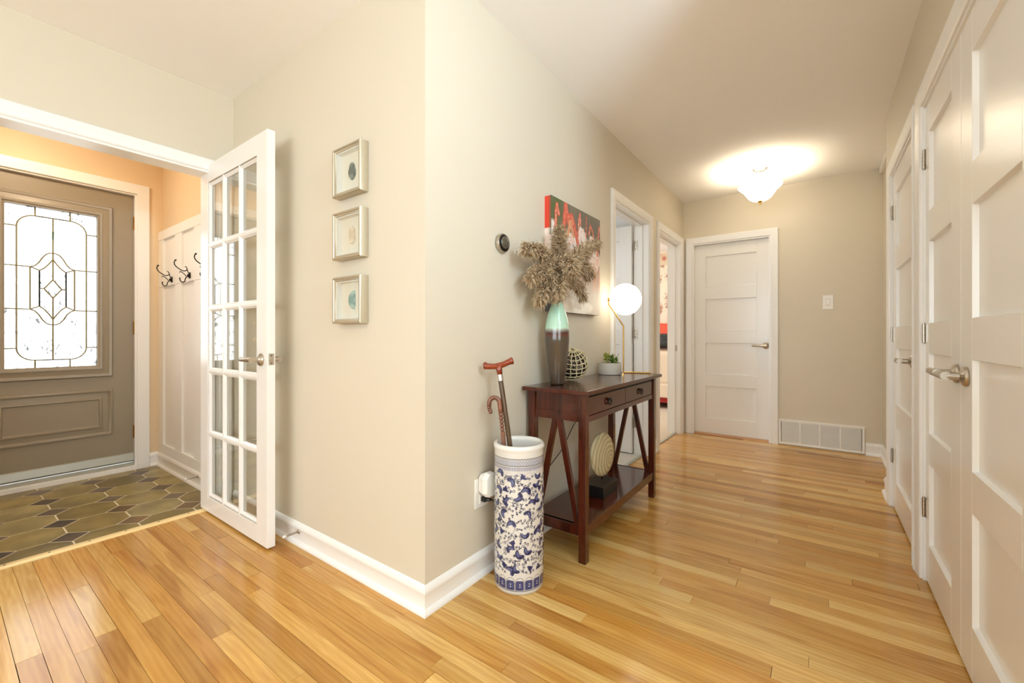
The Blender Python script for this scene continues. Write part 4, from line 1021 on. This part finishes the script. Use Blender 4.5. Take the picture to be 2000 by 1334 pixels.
hk = M().tube(P, [0.010, 0.0165, 0.013, 0.012, 0.0135, 0.012, 0.0125, 0.016, 0.010], 18)
hk.tube([rel(lerp3(cb, ctp, 0.983), cb), rel(lerp3(cb, ctp, 1.005), cb), tuple(hc)], [0.0108, 0.0125, 0.016], 18)
hk.build('handle', CHERRY, c1, smooth=True)
cb2 = (0.196, 0.322, 0.0225)
c2 = tag(empty('crook_cane', cb2), 'shorter brown crook-handled cane with turned beads in the stand', 'cane')
ct2 = (0.103, 0.318, 0.715)
pts = [rel(lerp3(cb2, ct2, t), cb2) for t in (0, 0.5, 0.8)]; rad_ = [0.0075, 0.0085, 0.009]
M().tube(pts + [rel(lerp3(cb2, ct2, 0.872), cb2)], rad_ + [0.0092], 14).build('shaft', BAMBOO, c2, auto=True)
k = M()
for i in range(5):
    p = lerp3(cb2, ct2, 0.885 + 0.022 * i); q = rel(p, cb2); k.sphere(q, 0.0095, 14, 10, (1, 1, 0.9))
top = Vector(rel(lerp3(cb2, ct2, 0.985), cb2)); lv = Vector((-0.81, -0.586, 0)).normalized()
arcp = [top + Vector((-0.004, 0, 0.035))]; cc = arcp[0] + lv * 0.022
arcp = [top, top + Vector((-0.002, 0, 0.018))] + [cc + (-lv) * 0.022 * math.cos(a) + Vector((0, 0, 0.026 * math.sin(a))) for a in [math.pi * i / 10 for i in range(11)]]
arcp += [arcp[-1] + Vector((0, 0, -0.010))]
k.tube(arcp, 0.0095, 14)
e = arcp[-1]
for i in range(3): k.sphere((e.x + 0.002 * i, e.y + 0.002 * i, e.z - 0.009 * (i + 0.6)), 0.0088, 14, 10)
k.build('crook', BAMBOO, c2, smooth=True)

# ---- flamingo canvas
PN = 190
t_, s_ = np.meshgrid(np.linspace(0, 1, PN), np.linspace(0, 1, PN), indexing='ij')       # t up, s right
rn = np.random.RandomState(4)
def vnoise(sx, sy):
    g = rn.rand(sy + 2, sx + 2); y_ = t_ * sy; x_ = s_ * sx; j = y_.astype(int); i = x_.astype(int); fy = y_ - j; fx = x_ - i
    fx = fx * fx * (3 - 2 * fx); fy = fy * fy * (3 - 2 * fy)
    return (g[j, i] * (1 - fx) + g[j, i + 1] * fx) * (1 - fy) + (g[j + 1, i] * (1 - fx) + g[j + 1, i + 1] * fx) * fy
def C_(*c): return np.array(srgb(*c)[:3])
pic = np.empty((PN, PN, 3)); 
def blend(mask, c):
    global pic
    m = np.clip(mask, 0, 1)[..., None]; pic = pic * (1 - m) + np.asarray(c) * m
pic[:] = C_(206, 190, 172)
nA, nB, nC, nD = vnoise(7, 9), vnoise(22, 26), vnoise(60, 4), vnoise(36, 40)
blend((t_ - 0.60 + 0.06 * (nA - 0.5)) * 30, C_(98, 90, 74))
blend(((t_ > 0.6) * (nC - 0.45) * 1.2), C_(122, 112, 96))
blend((0.14 - np.abs(s_ - 0.07)) * 9 * (t_ > 0.62) * (0.4 + nB), C_(72, 92, 40)); blend((0.06 - np.abs(s_ - 0.20)) * 14 * (t_ > 0.64) * nB, C_(84, 96, 44))
# lower field: streaked reflections
low = np.clip((0.62 - t_) * 14, 0, 1)
blend(low * np.clip((nC - 0.45) * 1.3, 0, 0.8), C_(170, 150, 134)); blend(low * np.clip((vnoise(40, 3) - 0.55) * 2.2, 0, 0.75) * (t_ > 0.22), C_(226, 150, 122))
blend(np.clip((0.30 - t_) * 5, 0, 1), C_(214, 202, 184))
# pale bodies
for cs, ct_, rs_, rt_ in ((0.02, 0.70, 0.14, 0.10), (0.17, 0.66, 0.13, 0.10), (0.34, 0.62, 0.12, 0.12), (0.48, 0.66, 0.11, 0.10), (0.58, 0.74, 0.10, 0.10), (0.68, 0.66, 0.13, 0.10), (0.80, 0.70, 0.13, 0.09), (0.90, 0.58, 0.12, 0.13), (0.55, 0.56, 0.2, 0.08), (0.25, 0.55, 0.2, 0.08), (0.8, 0.50, 0.18, 0.08)):
    d_ = np.sqrt(((s_ - cs) / rs_) ** 2 + ((t_ - ct_) / rt_) ** 2) + 0.35 * (nB - 0.5)
    blend((1.0 - d_) * 6, C_(238, 222, 212) * (0.9 + 0.1 * 1)); blend((1.0 - d_) * 3 * np.clip(nD - 0.55, 0, 1) * 4, C_(236, 190, 168))
def neck(pts, w, c, c2):
    for (a, b), (x, y_) in zip(pts[:-1], pts[1:]):
        L_ = max(1e-6, (x - a) ** 2 + (y_ - b) ** 2); f = np.clip(((s_ - a) * (x - a) + (t_ - b) * (y_ - b)) / L_, 0, 1)
        d_ = np.sqrt((s_ - a - f * (x - a)) ** 2 + (t_ - b - f * (y_ - b)) ** 2)
        blend((w - d_ + 0.010 * (nD - 0.5)) * 130, c); blend((w * 0.42 - np.abs(d_ - 0.0) + 0.012 * (nD - 0.5)) * 130, c2)
RED, PNK, SAL = C_(206, 82, 58), C_(236, 176, 156), C_(222, 122, 96)
neck([(0.075, 0.70), (0.08, 0.88), (0.10, 0.94), (0.13, 0.87)], 0.026, RED, PNK)
neck([(0.21, 0.68), (0.235, 0.86), (0.262, 0.975), (0.30, 0.86), (0.33, 0.80)], 0.036, RED, SAL)
neck([(0.30, 0.88), (0.37, 0.90), (0.43, 0.80), (0.50, 0.66)], 0.034, RED, SAL); neck([(0.29, 0.70), (0.35, 0.84), (0.41, 0.72)], 0.026, C_(214, 168, 120), SAL)
neck([(0.50, 0.74), (0.515, 0.90), (0.54, 0.96), (0.555, 0.86)], 0.018, RED, PNK)
neck([(0.675, 0.76), (0.68, 0.96)], 0.014, C_(188, 50, 40), PNK)
neck([(0.74, 0.80), (0.77, 0.90), (0.81, 0.86), (0.845, 0.79)], 0.017, RED, PNK)
neck([(0.945, 0.62), (0.955, 0.80), (0.985, 0.92)], 0.022, RED, PNK)
neck([(0.68, 0.42), (0.72, 0.52), (0.66, 0.56)], 0.012, SAL, PNK); neck([(0.885, 0.36), (0.90, 0.46)], 0.016, SAL, PNK)
for cs, ct_, rs_, rt_ in ((0.33, 0.08, 0.11, 0.06), (0.72, 0.07, 0.16, 0.055), (0.5, 0.02, 0.3, 0.03)):
    d_ = np.sqrt(((s_ - cs) / rs_) ** 2 + ((t_ - ct_) / rt_) ** 2) + 0.5 * (nB - 0.5); blend((1 - d_) * 3, C_(244, 236, 222))
cv = tag(empty('canvas_painting', (0.0, 1.14, 1.455)), 'square gallery-wrapped canvas of red-necked pink flamingos above the console table', 'painting')
CW2, CD = 0.303, 0.040
PAINTM = paint_mat('canvas_paint', 0.5, 0.0, 0.25)
grid_obj('painted_front', lambda i, j: (CD, -CW2 + 2 * CW2 * i / (PN - 1), -CW2 + 2 * CW2 * j / (PN - 1)), PN, PN, pic, PAINTM, cv)
lt = np.empty((PN, 3, 3)); tt = np.linspace(0, 1, PN)
for j in range(PN):
    lt[j, :] = C_(214, 60, 36) if tt[j] > 0.72 else (C_(236, 214, 202) if tt[j] > 0.5 else (C_(190, 180, 166) if tt[j] > 0.25 else C_(92, 88, 86)))
for j in range(PN):
    if tt[j] > 0.66: lt[j, 0] = C_(84, 88, 60)
grid_obj('painted_edge', lambda i, j: (CD * (1 - 0 - i / 2), -CW2, -CW2 + 2 * CW2 * j / (PN - 1)), 3, PN, lt, PAINTM, cv, smooth=False)
bx(0.001, CD - 0.0006, -CW2 + 0.0006, CW2, -CW2, CW2).build('stretcher', mat('canvas_side', srgb(120, 108, 92), 0.7, var=0.1), cv)

# ---- three shadow boxes
def shadow_box(label, zc, h, stone, scol, prof_pts, xo):
    W2, D_ = 0.1015, 0.040; o = tag(empty('shadow_box', (-0.4435, 0, zc)), label, 'picture frame', 'shadow boxes on the corner wall')
    h2 = h / 2; g = lambda u, v, q: (u, -q, v)
    M().sweep([(-W2, -h2), (W2, -h2), (W2, h2), (-W2, h2)], [(0, 0.001), (0, D_ - 0.004), (0.003, D_), (0.009, D_), (0.011, D_ - 0.004), (0.016, D_ - 0.006), (0.019, D_ - 0.010), (0.019, 0.001)], g, closed=True).build('frame', SILVERL, o, auto=True)
    bx(-W2 + 0.018, W2 - 0.018, -0.008, -0.002, -h2 + 0.018, h2 - 0.018).build('backing', mat('ivory_mat_board', srgb(236, 230, 216), 0.8, var=0.01), o)
    M().sweep([(-W2 + 0.019, -h2 + 0.019), (W2 - 0.019, -h2 + 0.019), (W2 - 0.019, h2 - 0.019), (-W2 + 0.019, h2 - 0.019)], [(0, 0.006), (0, 0.030), (0.004, 0.030), (0.006, 0.006)], g, closed=True).build('liner', WHITE, o)
    bx(-W2 + 0.019, W2 - 0.019, -0.0335, -0.0315, -h2 + 0.019, h2 - 0.019).build('glass_pane', PGLASS, o)
    k = M(); n = len(prof_pts)
    k.add([(xo + x, -0.009, z) for x, z in prof_pts] + [(xo + x * 0.86, -0.017, z * 0.9) for x, z in prof_pts] + [(xo, -0.0185, 0)], [(i, (i + 1) % n, n + (i + 1) % n, n + i) for i in range(n)] + [(n + i, n + (i + 1) % n, 2 * n) for i in range(n)] + [tuple(range(n))[::-1]])
    k.build('agate_slice', scol, o, auto=True)
    return o
def agate(name, a, b):
    k = NT(name); tc = k.n('ShaderNodeTexCoord'); wv = k.n('ShaderNodeTexWave', Scale=14.0, Distortion=4.0, Detail=3.0); wv.wave_type = 'RINGS'; k.l(tc, 'Object', wv, 'Vector')
    cr = k.n('ShaderNodeValToRGB'); cr.color_ramp.elements[0].color = a; cr.color_ramp.elements[1].color = b; k.l(wv, 'Fac', cr, 'Fac'); k.l(cr, 'Color', k.b, 'Base Color')
    k.b.inputs['Roughness'].default_value = 0.2; return k.m
drop = [(0.024 * math.cos(a) * (1 if math.sin(a) < 0.2 else 0.75), 0.038 * math.sin(a)) for a in [2 * math.pi * i / 20 for i in range(20)]]
shell = [(0.0, 0.04), (-0.016, 0.035), (-0.018, 0.0), (-0.012, -0.036), (0.008, -0.040), (0.020, -0.025), (0.022, 0.0), (0.018, 0.025), (0.010, 0.037)]
halfm = [(0.016, 0.041), (-0.004, 0.036), (-0.018, 0.018), (-0.022, 0.0), (-0.018, -0.020), (-0.004, -0.036), (0.014, -0.041), (0.020, -0.02), (0.021, 0.02)]
shadow_box('champagne shadow box with a dark grey-green drop-shaped agate, topmost of three', 1.7235, 0.209, None, agate('agate_dark', srgb(70, 82, 80), srgb(116, 134, 128)), drop, 0.004)
shadow_box('champagne shadow box with a pale peach shell slice, middle of three', 1.4505, 0.203, None, agate('agate_peach', srgb(226, 206, 182), srgb(240, 226, 206)), shell, 0.004)
shadow_box('champagne shadow box with a pale teal half-moon agate, lowest of three', 1.1735, 0.199, None, agate('agate_teal', srgb(126, 168, 168), srgb(184, 212, 206)), halfm, 0.004)

# ---- thermostat
th = tag(empty('thermostat', (0, 0.455, 1.441)), 'small round silver wall thermostat with a black face', 'thermostat')
M().lathe([(0.039, 0), (0.0425, 0.003), (0.0425, 0.016), (0.0405, 0.021), (0.036, 0.022)], 48, (0, 0, 0), (1, 0, 0)).build('ring', NICKEL, th, auto=True)
M().lathe([(0.0385, 0.020), (0.037, 0.0235), (0.030, 0.025), (0.001, 0.025)], 48, (0, 0, 0), (1, 0, 0)).build('face', BLACK, th, auto=True)
M().lathe([(0.029, 0.0245), (0.027, 0.028), (0.018, 0.031), (0.001, 0.032)], 40, (0, 0, 0), (1, 0, 0)).build('lens', mat('grey_lens', srgb(92, 86, 74), 0.08, 0.3, var=0.1, coat=0.6), th, smooth=True)

# ---- light switch and return grille on the end wall
sw = tag(empty('light_switch', (1.238, Y, 1.325)), 'ivory light switch on the tan end wall', 'switch')
bx(-0.038, 0.038, -0.006, 0, -0.062, 0.062).build('cover_plate', WHITEP, sw, bevel=0.0025)
bx(-0.017, 0.017, -0.0085, -0.004, -0.034, 0.034).build('rocker_frame', CREAMP, sw, bevel=0.001); bx(-0.014, 0.014, -0.0105, -0.005, -0.020, 0.026).build('rocker', WHITEP, sw, bevel=0.002)
rgx = tag(empty('return_grille', (1.178, Y, 0.124)), 'wide white louvred return-air grille low on the end wall', 'grille')
GW, GH = 0.3155, 0.117
bx(-GW + 0.01, GW - 0.01, -0.004, 0, -GH + 0.01, GH - 0.01).build('dark_backing', mat('duct_shadow', srgb(140, 122, 102), 0.8, var=0.05), rgx)
M().sweep([(-GW, -GH), (GW, -GH), (GW, GH), (-GW, GH)], [(0, 0), (0.002, 0.014), (0.006, 0.018), (0.020, 0.016), (0.022, 0.004), (0.022, 0)], lambda u, v, q: (u, -q, v), closed=True).build('frame', WHITEP, rgx, auto=True)
cw = (2 * GW - 0.044) / 4
for i in range(1, 4): bx(-GW + 0.022 + i * cw - 0.005, -GW + 0.022 + i * cw + 0.005, -0.0165, -0.002, -GH + 0.02, GH - 0.02).build('mullion', WHITEP, rgx, bevel=0.001)
for c_ in range(4):
    k = M(); a = -GW + 0.022 + c_ * cw + 0.004; b = a + cw - 0.008; n = 24
    for i in range(n):
        z = -GH + 0.024 + i * (2 * GH - 0.048) / (n - 1)
        k.prism([(-0.006, z + 0.0034), (-0.0150, z - 0.0040), (-0.0155, z - 0.0010), (-0.0065, z + 0.0052)], (a, b), lambda u, v, q: (q, u, v))
    o = k.build('louvre_bank', WHITEP, rgx); o['kind'] = 'stuff'
for s in (-1, 1): M().lathe([(0.003, 0), (0.0025, 0.001)], 10, (s * (GW - 0.011), -0.0165, 0), (0, -1, 0)).build('screw_head', NICKEL, rgx)

# ---- hall ceiling light
cl = tag(empty('ceiling_light', (0.768, 3.06, H)), 'semi-flush ceiling light with a flared white glass bowl and brass finial', 'ceiling light')
M().lathe([(0.055, 0), (0.056, -0.006), (0.050, -0.012), (0.040, -0.020), (0.012, -0.024)], 40).build('canopy', NICKEL, cl, auto=True)
M().tube([(0, 0, -0.02), (0, 0, -0.28)], 0.006, 12).build('stem', NICKEL, cl, auto=True)
SHADE = emit_mat('shade_glow', (1.0, 0.90, 0.72, 1), 2.4)
shp = smooth_prof([(0.166, -0.148), (0.150, -0.166), (0.128, -0.186), (0.112, -0.208), (0.097, -0.232), (0.076, -0.256), (0.045, -0.272), (0.012, -0.277)], 4)
M().lathe(shp + [(r - 0.004 if r > 0.02 else r, z + 0.004) for r, z in shp[::-1]], 56, cap=False).build('glass_bowl', SHADE, cl, smooth=True)
M().lathe([(0.018, -0.274), (0.019, -0.280), (0.010, -0.286), (0.006, -0.292), (0.008, -0.298), (0.004, -0.306)], 20).build('finial', BRASS, cl, auto=True)
for s in (-1, 1): M().sphere((s * 0.045, 0, -0.205), 0.024, 16, 10, (1, 1, 1.3)).build('bulb', emit_mat('bulb_glow', (1.0, 0.84, 0.60, 1), 240.0) if s < 0 else MAT['bulb_glow'], cl, smooth=True)

# ---- foyer ceiling lamp (above the opening, out of view)
flp = tag(empty('foyer_ceiling_lamp', (-2.45, -0.75, H)), 'warm round flush ceiling lamp in the foyer, hidden above the door head', 'ceiling light')
M().lathe([(0.15, 0), (0.15, -0.02), (0.13, -0.03)], 40).build('pan', BRASS, flp, auto=True)
M().lathe([(0.13, -0.028), (0.125, -0.06), (0.09, -0.085), (0.001, -0.095)], 40, cap=False).build('diffuser', emit_mat('foyer_glow', (1.0, 0.80, 0.58, 1), 36.0), flp, smooth=True)

# ---- torchiere-shaped fill lamp added out of view to brighten ceiling and room
tl = tag(empty('added_fill_lamp', (2.1, -0.45, 0)), 'added brass torchiere-shaped fill lamp, unseen behind the viewer', 'lamp')
M().lathe([(0.14, 0), (0.14, 0.015), (0.02, 0.03)], 32).build('base', BRASS, tl, auto=True)
M().tube([(0, 0, 0.02), (0, 0, 1.72)], 0.011, 12).build('pole', BRASS, tl, auto=True)
M().lathe([(0.02, 1.70), (0.10, 1.74), (0.17, 1.82), (0.165, 1.82), (0.09, 1.75), (0.02, 1.715)], 40, cap=False).build('bowl', BRASS, tl, smooth=True)
point_light('added_fill_light', (2.1, -0.45, 1.86), 98, (0.66, 0.85, 1.0), 0.09)

# ---- wrought-iron coat hooks on the rail
def hook(parent):
    k = M(); S = 1.08
    def T(pts, r, n=8): k.tube([(0, -p[0] * S, p[1] * S) for p in smooth_prof(pts, 4)], r, n)
    bx_ = k.box(-0.012, 0.012, -0.006, 0.0, -0.020, 0.020)
    k.lathe([(0.010, 0), (0.006, 0.012)], 10, (0, -0.005, 0.0), (0, -1, 0))
    T([(0.005, 0.006), (0.014, 0.031), (0.019, 0.050), (0.028, 0.053)], 0.0028)
    T([(0.016, 0.034), (0.025, 0.027), (0.040, 0.026), (0.058, 0.036), (0.075, 0.050), (0.083, 0.068), (0.080, 0.084), (0.076, 0.088)], 0.0033)
    T([(0.004, -0.004), (0.018, -0.013), (0.026, -0.026), (0.028, -0.040), (0.040, -0.047), (0.051, -0.040), (0.054, -0.026)], 0.0032)
    T([(0.018, -0.013), (0.026, 0.0), (0.038, 0.012), (0.050, 0.019), (0.056, 0.013)], 0.0026)
    k.sphere((0, -0.076 * S, 0.088 * S), 0.0058, 12, 8); k.sphere((0, -0.054 * S, -0.024 * S), 0.0050, 12, 8)
    return k
hm = hook(None).mesh('coat_hook', True); hm.materials.append(IRON)
for x, lb in ((-2.753, 'black scroll coat hook nearest the entrance door'), (-2.379, 'black scroll coat hook in the middle of the foyer rail'), (-2.005, 'black scroll coat hook partly hidden by the french door')):
    o = mesh_obj('coat_hook', hm, IRON); o.location = (x, FY - 0.0222, 1.444); tag(o, lb, 'hook', 'coat hooks on the foyer rail')

# ---- spring door stops
def doorstop(loc, label):
    o = tag(empty('door_stop', loc), label, 'door stop', 'door stops on the baseboards')
    M().lathe([(0.010, 0), (0.010, 0.003), (0.006, 0.006)], 16, (0, 0, 0), (0, -1, 0)).build('base', NICKEL, o, auto=True)
    M().tube([(0.0042 * math.cos(i * 0.9), -0.005 - 0.058 * i / 110, 0.0042 * math.sin(i * 0.9)) for i in range(111)], 0.0011, 5).build('spring', NICKEL, o, smooth=True)
    M().lathe([(0.006, 0), (0.007, 0.002), (0.0065, 0.012), (0.004, 0.014)], 16, (0, -0.063, 0), (0, -1, 0)).build('rubber_tip', WHITEP, o, auto=True)
doorstop((-0.882, -0.0112, 0.068), 'small spring door stop on the baseboard below the shadow boxes')
doorstop((-2.20, FY - 0.031, 0.078), 'small spring door stop on the foyer panelling')

# ---- green oval ornament on the leaded glass
ov = M().lathe([(0.001, 0), (0.040, 0), (0.043, 0.002), (0.040, 0.004), (0.001, 0.004)], 40, (0, 0, 0), (1, 0, 0)).build('suncatcher', glass_mat('pale_green_glass', (0.58, 0.63, 0.52, 1), rough=0.1), smooth=False)
ov.scale = (1, 1.0, 0.62); ov.location = (GXp + 0.0045, GC, 1.717); tag(ov, 'pale green oval sun catcher on the leaded door glass', 'ornament')

# ------------------------------------------------------------------ bedroom glimpse
bd = tag(empty('bed', (-1.3, 5.5, 0)), 'low bed with cream cover and red skirt glimpsed through the corner doorway', 'bed')
LINEN = mat('cream_linen', srgb(226, 206, 182), 0.9, var=0.05, vscale=20, bump=0.3, bscale=60); REDF = mat('red_fabric', srgb(156, 34, 26), 0.8, var=0.1); CORAL = mat('coral_fabric', srgb(228, 92, 66), 0.8, var=0.08)
bx(-1.0, 0.95, -0.55, 0.62, 0.34, 0.80).build('mattress', LINEN, bd, bevel=0.05, seg=3)
bx(-1.01, 0.96, -0.56, 0.63, 0.16, 0.36).build('bed_cover_side', LINEN, bd, bevel=0.02)
bx(-0.98, 0.93, -0.53, 0.60, 0.09, 0.17).build('bed_base', REDF, bd)
for x in (-0.9, 0.85):
    for y in (-0.47, 0.52): bx(x - 0.04, x + 0.04, y - 0.04, y + 0.04, 0.006, 0.09).build('foot', BLACK, bd)
def cushion(name, loc, rz, w, h, d, m, label):
    bm = bmesh.new(); bmesh.ops.create_cube(bm, size=1.0); bmesh.ops.subdivide_edges(bm, edges=bm.edges[:], cuts=5, use_grid_fill=True)
    for v in bm.verts:
        a, b = abs(v.co.x) * 2, abs(v.co.z) * 2; th_ = (1 - a ** 3) * (1 - b ** 3); v.co.y *= (0.18 + 0.82 * th_ ** 0.6); v.co.x *= (1 - 0.06 * (1 - b ** 2)); v.co.z *= (1 - 0.06 * (1 - a ** 2))
        v.co = Vector((v.co.x * w, v.co.y * d, v.co.z * h))
    me = bpy.data.meshes.new(name); bm.to_mesh(me); bm.free(); me.polygons.foreach_set('use_smooth', [True] * len(me.polygons)); me.materials.append(m)
    o = mesh_obj(name, me, m); o.location = loc; o.rotation_euler = (math.radians(-14), 0, rz); tag(o, label, 'pillow'); return o
cushion('pillow', (-0.70, 5.97, 1.03), 0, 0.5, 0.42, 0.16, CORAL, 'coral pillow glimpsed on the bed through the corner doorway')
cushion('pillow', (-1.19, 5.97, 1.02), 0, 0.46, 0.40, 0.15, REDF, 'dark red pillow beside the coral one on the bed')
k = NT('sequin_black'); tc = k.n('ShaderNodeTexCoord'); vo = k.n('ShaderNodeTexVoronoi', Scale=90.0); k.l(tc, 'Object', vo, 'Vector')
cr = k.n('ShaderNodeValToRGB'); cr.color_ramp.elements[0].color = srgb(120, 124, 120); cr.color_ramp.elements[1].color = srgb(18, 20, 20); cr.color_ramp.elements[0].position = 0.1; cr.color_ramp.elements[1].position = 0.35
k.l(vo, 'Distance', cr, 'Fac'); k.l(cr, 'Color', k.b, 'Base Color'); k.b.inputs['Roughness'].default_value = 0.3
cushion('pillow', (-0.75, 5.70, 0.945), 0, 0.62, 0.25, 0.14, k.m, 'black sequinned pillow in front of the coral pillow')
